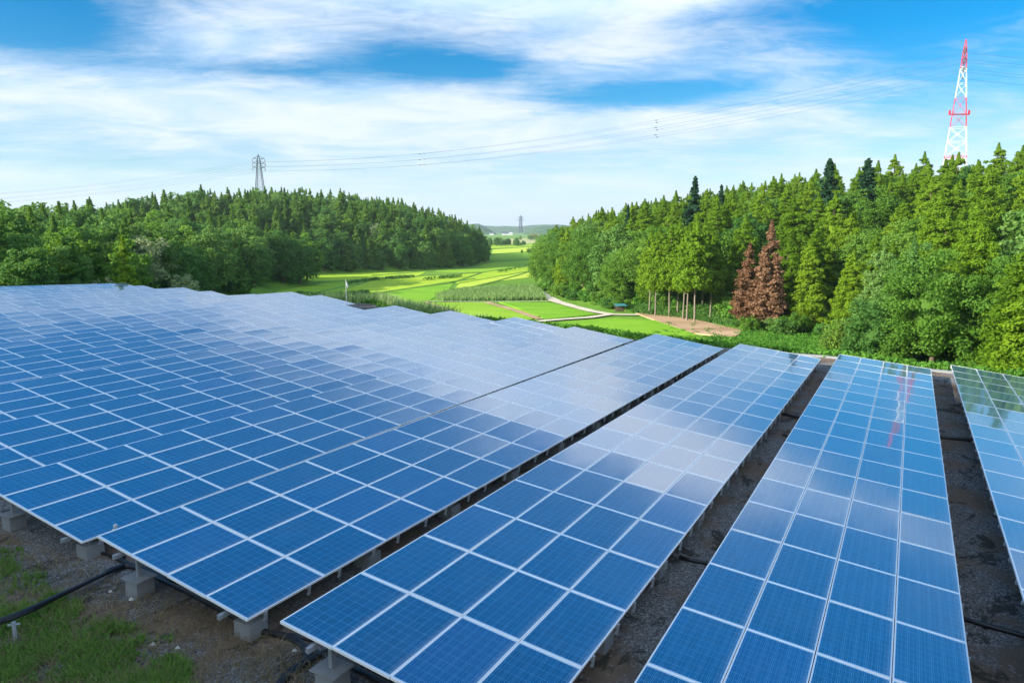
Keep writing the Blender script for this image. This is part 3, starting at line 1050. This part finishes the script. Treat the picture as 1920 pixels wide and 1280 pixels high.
for dist, x, y, ar, kd, sca in cands:
    z = float(height(np.array(x), np.array(y)))
    Hh, Rr = HW[kd][0] * sca, HW[kd][1] * sca
    u0, v0, dep = to_px(x, y, z + Hh)
    if dep < 5: continue
    hw = Rr / dep * FPX
    # keep clear: the two dead cedars and the shed stand at the forest edge
    if ar == 'C' and 1355 < u0 < 1475 and dep < 104: continue
    if ar == 'C' and 1195 < u0 < 1345 and dep < 119: continue
    bins = range(int((u0 - hw * .6) // 8), int((u0 + hw * .6) // 8) + 1)
    if not any(v0 < sky_y.get(bn, 9999) - 3 for bn in bins): continue
    if u0 + hw < -60 or u0 - hw > 1990: continue
    for bn in bins:
        off = abs(bn * 8 + 4 - u0) / max(hw, 1)
        top = v0 + Hh / dep * FPX * (.9 * off if kd.startswith('ced') else .35 * off * off)
        if top < sky_y.get(bn, 9999): sky_y[bn] = top
    pr = rt.choice(PROT[kd])
    plant(pr, x, y, sca, rt.uniform(0, 6.28), LOOK[kd] + ' in the forest ' + AREA[ar], 'cedar' if kd in ('cedN', 'cedT') else 'conifer' if kd == 'cedF' else 'tree', LOOK[kd] + 's ' + AREA[ar], sxy=rt.uniform(1.08, 1.38) if kd == 'cedN' else rt.uniform(.9, 1.12))
    counts[ar + kd] = counts.get(ar + kd, 0) + 1
del counts


def special(pr, px, py, dist, h, label, cat, H0, sxy=1.0, z=None, rz=None):
    """tree whose foot stands at distance dist in the direction of photo column px"""
    x = (px - 960) / FPX * dist / 1.0
    s = h / H0
    return plant(pr, x, dist, s, rt.uniform(0, 6) if rz is None else rz, label, cat, z=z, sxy=sxy)


special(dead[0], 1441, 0, 99, 15.3, 'tall dead brown cedar with pale bare trunk at the forest edge', 'dead cedar', 14, 1.2)
special(dead[1], 1403, 0, 102, 12.2, 'shorter dead brown cedar left of the tall one', 'dead cedar', 14, 1.4)
for k, (px, dd_, hh_) in enumerate([(1219, 120, 14), (1230, 117, 13), (1256, 116, 15), (1272, 118, 15.5), (1283, 113, 14), (1290, 111, 15), (1304, 109, 15.5), (1318, 118, 14.5), (1334, 112, 13.5)]):
    x = (px - 960) / FPX * dd_
    plant(cedT[k % 3], x, dd_, hh_ / 14, k * 1.3, 'tall cedar with bare pale lower trunk beside the bare tan earth', 'cedar', 'tall bare-trunked cedars by the tan earth', z=max(VAL, float(height(np.array(x), np.array(float(dd_)))) - .3))
special(firs[0], 1541, 0, 128, 18.0, 'dark tiered fir standing above the forest skyline, left of two', 'fir', 14)
special(firs[1], 1611, 0, 124, 17.0, 'dark tiered fir on the skyline, right of two', 'fir', 14, 1.15)
special(firs[0], 1296, 0, 150, 18.0, 'dark fir rising over the middle of the right forest', 'fir', 14, .9)
special(firs[1], 1345, 0, 160, 15.0, 'thin sparse fir on the right forest skyline', 'fir', 14, .8)
special(firs[0], 1174, 0, 165, 14.5, 'small dark fir on the skyline over the reed bed', 'fir', 14, .7)
M['lone'] = m_leaf('lone_cedar_foliage', (.11, .20, .012), (.19, .31, .02), (.29, .42, .04), .4)
lone = proto('cedar_tree', cedar_mesh(77, 14, 2.5, M['lone'], .0, 260, 80, .2, .85, .7, tipr=.35), T_C)
special(lone, 237, 0, 88, 12.2, 'yellow-green lone cedar in front of the dark left forest', 'cedar', 14, 1.1, z=VAL + 1.0)
special(brP[0], 286, 0, 128, 10.5, 'cream-flowering broad tree right of the lone left cedar', 'tree', 9.5, 1.3)
special(brP[1], 240, 0, 134, 10.0, 'cream-flowering broad tree behind the lone left cedar', 'tree', 9.5, 1.2)
special(brG[0], 205, 0, 100, 7.5, 'grey leafless-looking tree left of the lone left cedar', 'tree', 9.5, .9)
special(brP[0], 345, 0, 112, 7.0, 'pale-crowned small tree low in the near left forest', 'tree', 9.5, 1.0)
special(brP[1], 708, 0, 262, 9.6, 'pale rounded tree at the foot of the far left hill', 'tree', 9.5, .85)
special(cedN[2], 670, 0, 261, 10.5, 'light green columnar tree at the foot of the far left hill', 'tree', 14, .9)
special(feath[0], 1708, 0, 74, 13.5, 'pale green feathery tree in the right forest', 'tree', 13, 1.0)

special(feath[1], 1652, 0, 84, 12.5, 'pale green feathery tree left of the broad one by the terrace', 'tree', 13, .9)
special(brN[1], 1760, 0, 70, 11.5, 'mid green bushy tree right of the broad pale one', 'tree', 9.5, 1.0)
special(brNd[1], 1640, 0, 74, 6.5, 'low dark bushy tree in front of the pale feathery ones', 'tree', 9.5, 1.2)
# trees added on the unseen left ridge to keep the terrace in evening shade
for i in range(24):
    t = i / 23
    for row in range(2):
        x = -160 + 96 * t - 10 * row + rt.uniform(-1.5, 1.5); y = 46 - 112 * t ** 1.15 - 7 * row + rt.uniform(-1.5, 1.5)
        plant(brF[i % 3], x, y, rt.uniform(1.8, 2.1), rt.uniform(0, 6), 'added tall broadleaf tree of the unseen shading ridge beyond the left picture edge', 'tree', 'added trees of the unseen shading ridge', sxy=1.05)

# rusty-leaved bush and shrubs at the bank
rust = [proto('shrub', broad_mesh(170, 3.0, 1.8, M['rust'], .0, 34, 60, .17, .6, dome=True), T_S)]
special(rust[0], 1735, 0, 52, 2.6, 'green bush with rusty orange leaf tips behind the curb', 'bush', 3.0, 1.1)
special(rust[0], 1585, 0, 80, 4.2, 'tan-leaved bush at the foot of the right forest', 'bush', 3.0, .8)
# shrubs along the forest foot
kk = 0
edge = [(38, 50), (36, 56), (36, 63), (38, 70), (41, 78), (42, 86), (40, 94), (36, 98), (31, 108), (28, 115), (24.5, 118), (21.5, 123), (18, 131), (14, 142), (11, 154), (9, 166), (9, 176)]
for i in range(len(edge) - 1):
    (xa, ya), (xb, yb) = edge[i], edge[i + 1]
    n = max(1, int(math.hypot(xb - xa, yb - ya) / 2.6))
    for j in range(n):
        t = (j + rt.random() * .8) / n
        x = xa + (xb - xa) * t + rt.uniform(-1.2, 1.2); y = ya + (yb - ya) * t + rt.uniform(-1.2, 1.2)
        u0, v0, dep = to_px(x, y, VAL)
        if 1180 < u0 < 1400: y += 4; x += 2.5
        s = rt.uniform(.7, 1.35)
        plant(shr[kk % 3], x, y, s, rt.uniform(0, 6), 'leafy green shrub at the foot of the right forest', 'shrub', 'shrubs along the right forest edge', sxy=rt.uniform(.9, 1.3))
        kk += 1

# grove and bushes far down the valley
for i in range(24):
    px = rt.uniform(918, 988); x = (px - 960) / FPX; y = rt.uniform(640, 720)
    s = rt.uniform(.55, .85) * (1.0 if px < 970 else .65)
    plant(brF[i % 3], x * y, y, s, rt.uniform(0, 6), 'dark tree in the small grove far down the valley', 'tree', 'trees of the far valley grove', z=VAL)
for i in range(16):
    px = rt.uniform(975, 1035); y = rt.uniform(1000, 1100)
    plant(brL[0], (px - 960) / FPX * y, y, rt.uniform(.6, 1.0), rt.uniform(0, 6), 'light tree in the hedge beyond the far grove', 'tree', 'trees of the hedge beyond the far grove', z=VAL)
for i in range(6):
    px = rt.uniform(978, 1003); y = rt.uniform(430, 470)
    plant(brL[0], (px - 960) / FPX * y, y, rt.uniform(.25, .4), rt.uniform(0, 6), 'small pale bush in the far fields', 'bush', 'bushes in the far fields', z=VAL)


def clumps(name, pts, rad, per, size, m, label, up=.5, flat=.6, zoff=0.0, kind='stuff', seed=5):
    rng = np.random.default_rng(seed)
    pts = np.asarray(pts); z = height(pts[:, 0], pts[:, 1]) + zoff
    cen = np.column_stack([pts, z])
    r = rad * rng.uniform(.5, 1.4, len(pts))
    V, F = leaf_quads(rng, cen, r, per, size, flat, up, 1.3, .6)
    o = link(name, arr_mesh(name, V, F, m))
    tag(o, label, kind=kind)
    return o


rng = np.random.default_rng(8)
# vines and weeds over the bank behind the curb
pts = []
while len(pts) < 5200:
    x, y = rng.uniform(-2, 52), rng.uniform(30, 108)
    d, s = ds(x, y)
    if s < edge_s(d) + .5: continue
    u0, v0, dep = to_px(x, y, float(height(x, y)))
    if v0 < 585 or u0 < 1225 or u0 > 1960: continue
    if dep > 60 and u0 < 1390 and rng.random() < .9 and v0 < 632: continue
    pts.append((x, y))
clumps('ground_cover', pts, .62, 26, .17, M['vine'], 'tangled green vines covering the bank between curb and forest')

q = []
while len(q) < 1500:
    a = rng.uniform(1185, 1500); x = (a - 960) / FPX; y = rng.uniform(104, 126)
    x *= y
    if poly_dist(np.array([x]), np.array([y]), HILL_C)[0] < -1.5: continue
    q.append((x, y))
clumps('ground_cover', q, .7, 26, .20, M['broad_dark'], 'dark undergrowth between the bare trunks of the tall cedars', zoff=.3, seed=12)

# reed beds
def blades(name, pts, zs, h, w, m, label, seed=1, lean=.25, per=1, kind='stuff'):
    rng = np.random.default_rng(seed)
    pts = np.repeat(np.asarray(pts), per, 0); zs = np.repeat(np.asarray(zs), per)
    n = len(pts)
    pts = pts + rng.normal(size=(n, 2)) * (h * .12 if per > 1 else 0)
    an = rng.uniform(0, 6.28, n); hh = h * rng.uniform(.5, 1.2, n); ww = w * rng.uniform(.6, 1.3, n)
    ln = rng.normal(size=(n, 2)) * lean * hh[:, None]
    dx = np.cos(an) * ww / 2; dy = np.sin(an) * ww / 2
    A = np.column_stack([pts[:, 0] - dx, pts[:, 1] - dy, zs]); B = np.column_stack([pts[:, 0] + dx, pts[:, 1] + dy, zs])
    mx = pts + ln * .35
    Cc = np.column_stack([mx[:, 0] + dx * .8, mx[:, 1] + dy * .8, zs + hh * .6]); Dd = np.column_stack([mx[:, 0] - dx * .8, mx[:, 1] - dy * .8, zs + hh * .6])
    tp = pts + ln
    E1 = np.column_stack([tp[:, 0] + dx * .1, tp[:, 1] + dy * .1, zs + hh]); E2 = np.column_stack([tp[:, 0] - dx * .1, tp[:, 1] - dy * .1, zs + hh])
    V = np.stack([A, B, Cc, Dd, E1, E2], 1).reshape(-1, 3)
    bs = np.arange(n) * 6
    F = np.concatenate([np.stack([bs, bs + 1, bs + 2, bs + 3], 1), np.stack([bs + 3, bs + 2, bs + 4, bs + 5], 1)])
    o = link(name, arr_mesh(name, V, F, m))
    tag(o, label, kind=kind)
    return o


rp1 = P((815, 557), (870, 546), (1008, 538), (1024, 563), (830, 566))
xs = np.array([p[0] for p in rp1]); ys = np.array([p[1] for p in rp1])
q = np.column_stack([rng.uniform(xs.min(), xs.max(), 26000), rng.uniform(ys.min(), ys.max(), 26000)])
q = q[poly_dist(q[:, 0], q[:, 1], [tuple(p) for p in rp1]) > 0]
blades('reeds', q, np.full(len(q), VAL), 1.1, .14, M['reed'], 'pale green reed bed in front of the right forest', 2)
# reed mound behind the far panels
q = []
while len(q) < 9000:
    d, s = rng.uniform(-56, -32), rng.uniform(0, 9)
    x, y = xy(d, float(edge_s(d)) + .6 + s)
    q.append((x, y))
q = np.array(q)
zz = height(q[:, 0], q[:, 1])
blades('reeds', q, np.maximum(zz, -1.6), 1.1, .10, M['reed'], 'bright tall grass on the bank behind the farthest panels', 3)
# dark weedy banks in the fields
pts = []
for (a, b_, a2, b2, n) in [(690, 527, 770, 520, 60), (800, 526, 860, 519, 45), (640, 556, 690, 551, 60), (880, 551, 940, 545, 50), (650, 533, 690, 529, 20), (930, 512, 990, 500, 25), (560, 552, 640, 563, 60), (840, 550, 880, 545, 40)]:
    for i in range(n):
        t = rng.random()
        pts.append(at(a + (a2 - a) * t + rng.normal() * 3, b_ + (b2 - b_) * t + rng.normal() * .5))
clumps('weeds', pts, .75, 26, .28, M['broad_dark'], 'dark weeds on the levees between rice fields', zoff=.4)
# fringe of weeds right behind the terrace edge
pts = []
for i in range(1500):
    d = rng.uniform(-46, 2)
    pts.append(xy(d, float(edge_s(d)) + rng.uniform(.3, 4.5)))
clumps('weeds', pts, .38, 22, .13, M['vine'], 'green weeds along the terrace edge behind the panels', zoff=.15, seed=9)

# foreground grass, lower left
q = []; q2 = []
while len(q) < 4200:
    px, py = rng.uniform(-120, 560), rng.uniform(985, 1420)
    lim = 1000 + .30 * px + 25 * math.sin(px / 60)
    if px > 90 and py < 1090 + .45 * (px - 60): continue
    x, y = at(px, py, .28)
    nz_ = mnoise.noise(Vector((x * .9, y * .9, 3.1))) + .5 * mnoise.noise(Vector((x * 2.7, y * 2.7, 1.1)))
    if py < lim + rng.uniform(-10, 25): continue
    if px > 330 + 120 * nz_: continue
    if nz_ < .02 + rng.normal() * .20: continue
    q.append((x, y))
q = np.array(q); d, s = ds(q[:, 0], q[:, 1])
blades('grass', q, gz(d, s) + .0, .16, .016, M['grass'], 'green grass growing on the soil beside the nearest panels', 4, .55, 7)
pts = q[rng.random(len(q)) < .10]
rngw = np.random.default_rng(4)
dd_, ss_ = ds(pts[:, 0], pts[:, 1])
V, F = leaf_quads(rngw, np.column_stack([pts, gz(dd_, ss_) + .06]), np.full(len(pts), .10), 16, .045, .5, .6, 1.3)
tag(link('weeds', arr_mesh('weeds', V, F, M['vine'])), 'leafy weeds among the foreground grass', kind='stuff')
q2 = []
while len(q2) < 6500:
    px, py = rng.uniform(-100, 640), rng.uniform(1000, 1400)
    if py < 985 + .42 * px: continue
    x, y = at(px, py, .28)
    q2.append((x, y))
q2 = np.array(q2); d, s = ds(q2[:, 0], q2[:, 1])
blades('dry_grass', q2, gz(d, s) + .01, .13, .011, M['straw'], 'dry straw lying on the foreground soil', 6, 1.2, 2)

# ------------------------------------------------------------------ pylons
def lattice(mb, prof, levels, leg, br, mi):
    """square lattice between heights; prof(z)->half width"""
    for z0, z1 in zip(levels[:-1], levels[1:]):
        a, b_ = prof(z0), prof(z1)
        c0 = [(-a, -a, z0), (a, -a, z0), (a, a, z0), (-a, a, z0)]
        c1 = [(-b_, -b_, z1), (b_, -b_, z1), (b_, b_, z1), (-b_, b_, z1)]
        for i in range(4):
            j = (i + 1) % 4
            mb.bar(c0[i], c1[i], leg, mi)
            mb.bar(c0[i], c1[j], br, mi); mb.bar(c0[j], c1[i], br, mi)
            mb.bar(c1[i], c1[j], br, mi)


EXPO = 1.0


def pylon(name, x, y, z0, H, wb, wt, rz, arms, bands, label, leg=.4, br=.18, nlev=12):
    """arms: [(height, half length)], bands: [(z from, z to, material)]"""
    root = empty(name, (x, y, z0), rz)
    tag(root, label, 'pylon')
    prof = lambda z: (wb + (wt - wb) * min(1, (z / (H * .86)) ** EXPO)) / 2 if z < H * .9 else wt / 2 * max(.08, (H - z) / (H * .1))
    for (a, b_, m) in bands:
        mb = MB()
        n = max(1, int(round((b_ - a) / (H / nlev))))
        lattice(mb, prof, list(np.linspace(a, b_, n + 1)), leg, br, 0)
        mb.build('lattice_section', m, root)
    tips = []
    for (h, L) in arms:
        for sgn in (-1, 1):
            mb = MB(); w = prof(h)
            m_ = [m for a, b_, m in bands if a <= h <= b_ + .01][-1]
            for yy in (-w, w):
                mb.bar((sgn * w, yy, h), (sgn * L, 0, h + .3), br * 2.2)
                mb.bar((sgn * w, yy, h + 1.6), (sgn * L, 0, h + .3), br * 1.2)
                mb.bar((sgn * (w + L) / 2, yy / 2, h + .1), (sgn * (w + L) / 2, yy / 2, h + 1.0), br)
            mb.build('crossarm', m_, root)
            ib = MB(); ib.tube([(sgn * L, 0, h + .2), (sgn * L, 0, h - 1.6)], [.16, .22], 6)
            ib.build('insulator', M['insul'], root)
            v = Matrix.Rotation(rz, 3, 'Z') @ Vector((sgn * L, 0, h - 1.5))
            tips.append(Vector((x, y, z0)) + v)
    return root, tips


# red and white pylon on the right hill, arms lying almost along the line of sight
RX, RY = 161.5, 268.0
rz_r = math.atan2(.86, .51)
zb = HC + 10
Ht = 57.0
bands = [(0, 15.6, M['white_paint']), (15.6, 16.6, M['red_paint']), (16.6, 26.7, M['white_paint']), (26.7, 36.9, M['red_paint']), (36.9, 47.0, M['white_paint']), (47.0, Ht, M['red_paint'])]
red, tipsR = pylon('red_white_pylon', RX, RY, zb, Ht, 9.4, 1.5, rz_r, [(46.3, 6.2), (49.7, 6.2), (53.0, 5.5)], bands, 'tall red and white lattice pylon on the right hill', .27, .09, 13)
pf = MB()
pf.box(-3.6, 3.6, -.5, .5, 31.2, 31.5); pf.box(-3.6, -3.4, -.5, .5, 31.5, 32.8); pf.box(3.4, 3.6, -.5, .5, 31.5, 32.8)
pfo = pf.build('platform', M['red_paint'], red); pfo.rotation_euler = (0, 0, -rz_r)
LX, LY = -144.8, 420.0
left, tipsL = pylon('grey_pylon', LX, LY, HC + 3, 39.7, 7.6, 1.9, R(5), [(32.3, 3.4), (34.6, 3.6), (37.2, 3.4)], [(0, 39.7, M['steel'])], 'grey lattice pylon rising behind the far left hill', .26, .10, 12)
far, tipsF = pylon('distant_pylon', (976 - 960) / FPX * 2400, 2400, VAL + 8, 56, 12, 4, R(10), [(38, 10), (44, 10), (50, 9)], [(0, 56, M['steel'])], 'tiny distant pylon on the horizon between the hills', 1.1, .6, 9)


def wire(a, b_, sag, label, group, r=.055):
    mb = MB(); pts = []
    for i in range(41):
        t = i / 40
        p = a.lerp(b_, t); p.z -= sag * 4 * t * (1 - t)
        pts.append(p)
    mb.tube(pts, r, 4)
    o = mb.build('power_cable', M['cable'])
    tag(o, label, 'power cable', group)
    return pts


# order: tips come per arm as (-,+)
mk_pts = []
for k in range(6):
    pts = wire(tipsR[k], tipsL[k if False else (k ^ 1)], 9.0, 'thin power cable sagging between the red-white pylon and the grey pylon', 'cables between the two pylons', .035)
    mk_pts.append(pts)
    d = Vector((-1, .05, 0)).normalized() * 330
    wire(tipsL[k], tipsL[k] + d + Vector((0, -40, -22)), 9, 'thin power cable leaving the grey pylon to the left', 'cables left of the grey pylon', .03)
    d = Vector((1, -.15, 0)).normalized() * 260
    wire(tipsR[k], tipsR[k] + d + Vector((0, 0, -6)), 8, 'thin power cable leaving the red-white pylon to the right', 'cables right of the red-white pylon', .035)
for k, pts in enumerate(mk_pts):
    for f in (13, 27):
        sm = MB(); p = pts[f]
        sm.tube([p + Vector((-.45, 0, -.1)), p + Vector((.45, 0, -.1))], .16, 6)
        o = sm.build('cable_spacer', M['insul'])
        tag(o, 'small dark spacer clamped on a power cable between the pylons', 'cable spacer', 'spacers on the power cables')

# ------------------------------------------------------------------ far hills and houses
def ridge(name, xs_, y0, depth, hts, m, label):
    n = len(xs_); k = 9
    V = []
    for j in range(k):
        t = j / (k - 1); f = math.sin(math.pi * t) ** .8
        for i in range(n):
            V.append((xs_[i], y0 + depth * t, VAL - .5 + hts[i] * f))
    F = []
    for j in range(k - 1):
        for i in range(n - 1):
            F.append((j * n + i, j * n + i + 1, (j + 1) * n + i + 1, (j + 1) * n + i))
    o = link(name, arr_mesh(name, V, F, m, smooth=True))
    tag(o, label, kind='structure')


def m_forest(name, c1, c2):
    def f(t, b, out):
        p = t.node('ShaderNodeNewGeometry').outputs['Position']
        v = t.node('ShaderNodeTexVoronoi'); v.inputs['Scale'].default_value = .09; t.l.new(p, v.inputs['Vector'])
        n = t.noise(p, .012, 5)
        t.l.new(t.mix(t.m('ADD', t.m('MULTIPLY', t.sep(v.outputs['Color'])[0], .5), t.m('MULTIPLY', n, .5)), c1, c2), b.inputs['Base Color'])
        b.inputs['Roughness'].default_value = .95
        b.inputs['Specular IOR Level'].default_value = 0
        bump(t, b, t.m('SUBTRACT', n, v.outputs['Distance']), 1, 6)
    return mat(name, f)


M['farwood'] = m_forest('distant_woodland', (.03, .09, .025), (.08, .17, .045))
xs_ = np.linspace(-2600, 2600, 160)
def hh(a, seed, base):
    return [base * (.62 + .38 * mnoise.noise(Vector((x * .0035, seed, 0)))) + 4 * mnoise.noise(Vector((x * .02, seed, 2))) for x in a]
ridge('distant_hills', xs_, 3600, 900, hh(xs_, 3.3, 66), M['farwood'], 'blue-green wooded hills on the horizon')
x2 = np.linspace(40, 1500, 90)
ridge('distant_hills', x2, 2500, 500, [h * min(1, (x - 40) / 60) for x, h in zip(x2, hh(x2, 8.1, 58))], M['farwood'], 'wooded rise on the horizon right of the distant pylon')
x3 = np.linspace(-1500, -60, 90)
ridge('distant_hills', x3, 2500, 500, [h * min(1, (-60 - x) / 60) for x, h in zip(x3, hh(x3, 1.7, 54))], M['farwood'], 'wooded rise on the horizon behind the left hill')


def house(px, D, w, dd2, h, roof, label):
    x = (px - 960) / FPX * D
    r = empty('house', (x, D, VAL))
    tag(r, label, 'house')
    mb = MB(); mb.box(-w / 2, w / 2, -dd2 / 2, dd2 / 2, -1, h); mb.build('wall', M['wallw'], r)
    rf = MB(); e = 1.0; hr = w * .22
    rf.add([(-w / 2 - e, -dd2 / 2 - e, h), (w / 2 + e, -dd2 / 2 - e, h), (w / 2 + e, dd2 / 2 + e, h), (-w / 2 - e, dd2 / 2 + e, h), (-w / 2 - e, 0, h + hr), (w / 2 + e, 0, h + hr)],
           [(0, 1, 5, 4), (2, 3, 4, 5), (0, 4, 3), (1, 2, 5), (0, 3, 2, 1)])
    rf.build('roof', roof, r)
    wn = MB(); wn.box(-w * .3, w * .3, -dd2 / 2 - .12, -dd2 / 2 - .02, h * .35, h * .7); wn.build('window', M['insul'], r)


house(922, 2250, 12, 9, 5.5, M['steel'], 'white house far off, leftmost below the horizon hills')
house(948, 2260, 22, 9, 5, M['steel'], 'long white house far off below the horizon hills')
house(958, 2200, 8, 7, 6, M['wallw'], 'small white house far off beside the long one')
house(1002, 1500, 11, 8, 3.5, M['roofr'], 'red-roofed house far down the valley by the right forest')
# little shed with teal roof at the forest edge
sx, sy = at(1163, 585)
sh = empty('shed', (sx, sy, VAL), .2)
sh.scale = (.6, .6, .7)
tag(sh, 'small open shed with a teal sheet roof at the forest edge', 'shed')
for a, b_ in ((-1.3, -.8), (1.3, -.8), (1.3, .8), (-1.3, .8)):
    mb = MB(); mb.box(a - .06, a + .06, b_ - .06, b_ + .06, 0, 1.6); mb.build('post', M['wood'], sh)
mb = MB(); mb.add([(-1.7, -1.2, 1.6), (1.7, -1.2, 1.6), (1.7, 1.2, 1.95), (-1.7, 1.2, 1.95), (-1.7, -1.2, 1.66), (1.7, -1.2, 1.66), (1.7, 1.2, 2.01), (-1.7, 1.2, 2.01)],
                  [(0, 3, 2, 1), (4, 5, 6, 7), (0, 1, 5, 4), (1, 2, 6, 5), (2, 3, 7, 6), (3, 0, 4, 7)])
mb.build('roof', M['roofg'], sh)
mb = MB(); mb.box(-1.2, 1.2, .7, .76, .1, 1.5); mb.build('back_wall', M['wood'], sh)

# flag-like weather pole among the far rows
d_, s_ = -43.9, 48.6
px_, py_ = xy(d_, s_)
g = float(gz(d_, s_))
wp = empty('weather_pole', (px_, py_, g)); tag(wp, 'thin white pole with a small white windsock among the far panels', 'pole')
mb = MB(); mb.tube([(0, 0, 0), (0, 0, 2.5)], [.03, .02], 8); mb.build('pole', M['white_paint'], wp, True)
mb = MB(); mb.tube([(.03, 0, 2.3), (.12, 0, 1.95), (.16, 0, 1.75)], [.04, .08, .02], 8); mb.build('windsock', M['white_paint'], wp, True)


# ------------------------------------------------------------------ cables on the ground
def gpt(px, py, dz=.05):
    x, y = at(px, py, .28)
    d, s = ds(x, y)
    z = float(gz(d, s))
    x, y = at(px, py, z + dz)
    return Vector((x, y, z + dz))


def hose(pix, r, label, n=1, spread=.06, group=None, cat='cable'):
    rr = random.Random(len(pix) * 7 + int(pix[0][0]))
    for k in range(n):
        pts0 = [gpt(a, b_, .05 + (c[0] if c else 0)) + Vector((rr.uniform(-1, 1) * spread, rr.uniform(-1, 1) * spread, k * .012)) for a, b_, *c in pix]
        pts = []
        for i in range(len(pts0) - 1):
            p0 = pts0[max(0, i - 1)]; p1 = pts0[i]; p2 = pts0[i + 1]; p3 = pts0[min(len(pts0) - 1, i + 2)]
            for t in np.linspace(0, 1, 8)[:-1]:
                pts.append(.5 * ((2 * p1) + (-p0 + p2) * t + (2 * p0 - 5 * p1 + 4 * p2 - p3) * t * t + (-p0 + 3 * p1 - 3 * p2 + p3) * t ** 3))
        pts.append(pts0[-1])
        mb = MB(); mb.tube(pts, r, 8)
        tag(mb.build('cable_conduit', M['rubber'], None, True), label, cat, group if n > 1 else None)


hose([(-60, 1188, .25), (40, 1150, .24), (110, 1118, .18), (180, 1085, .08), (215, 1068, .03), (250, 1062), (330, 1090)], .038, 'black hose of the bundle running from the left edge to the footing', 4, .05, 'black hoses left of the nearest footing')
hose([(210, 1040), (320, 1095), (430, 1150), (480, 1180), (540, 1195), (575, 1215), (572, 1240), (540, 1265), (505, 1300)], .036, 'black hose looping out between the two nearest rows', 3, .05, 'black hoses looping between the nearest rows')
hose([(480, 1185), (620, 1205), (560, 1250), (520, 1290)], .04, 'black hose bending down beside the loop', 2, .05, 'black hoses beside the loop')
hose([(590, 1225), (640, 1238), (700, 1262), (760, 1300)], .045, 'thick black hose under the front edge of the lower centre row')
hose([(150, 1030), (190, 1035), (230, 1046)], .035, 'short black hose between the two left rows')
hose([(1275, 1042), (1300, 1050), (1335, 1056)], .04, 'black cable crossing the near end of the narrow aisle')
hose([(1470, 776), (1485, 779), (1505, 785)], .06, 'black cable crossing the far part of the narrow aisle')
hose([(1470, 815), (1480, 817), (1495, 819)], .04, 'thin black cable in the middle of the narrow aisle')
hose([(1755, 818), (1790, 822), (1830, 826)], .06, 'black cable crossing the far part of the wide aisle')
hose([(1800, 1158), (1850, 1172), (1900, 1186), (1960, 1204)], .045, 'black cable crossing the near end of the wide aisle')
# small stake holding the hoses
p = gpt(30, 1205, 0)
st = MB(); st.box(-.03, .03, -.01, .01, -.1, .38); st.box(-.01, .01, -.03, .03, -.1, .38)
st.box(-.09, .09, -.012, .012, .32, .345)
so = st.build('stake', M['galv']); so.location = p; so.rotation_euler = (0, 0, .3)
tag(so, 'small grey metal stake holding up the black hoses in the grass', 'stake')
# loose white stones
rs = random.Random(5)
for i, (a, b_) in enumerate([(207, 1110), (333, 1216), (287, 1209), (610, 1256), (553, 1221), (246, 1125)]):
    p = gpt(a, b_, .0)
    mb = MB(); V = []; r = rs.uniform(.03, .05)
    mb.tube([p + Vector((-r, 0, .0)), p + Vector((0, 0, r * .5)), p + Vector((r, 0, .0))], [r * .3, r * .8, r * .25], 7)
    tag(mb.build('stone', M['wallw']), 'small white stone lying on the foreground soil', 'stone', 'white stones on the foreground soil')

# ------------------------------------------------------------------ haze
def haze():
    mb = MB(); mb.box(-5900, 5900, -390, 7900, VAL - 1.5, HC + 90)
    m = bpy.data.materials.new('haze_air'); m.use_nodes = True
    t = NT(m.node_tree)
    out = t.node('ShaderNodeOutputMaterial')
    v = t.node('ShaderNodeVolumePrincipled')
    v.inputs['Color'].default_value = (.80, .90, 1.0, 1)
    v.inputs['Density'].default_value = HAZE
    v.inputs['Anisotropy'].default_value = .2
    t.l.new(v.outputs[0], out.inputs['Volume'])
    o = mb.build('haze', m)
    tag(o, kind='stuff')


HAZE = 0.00013
haze()
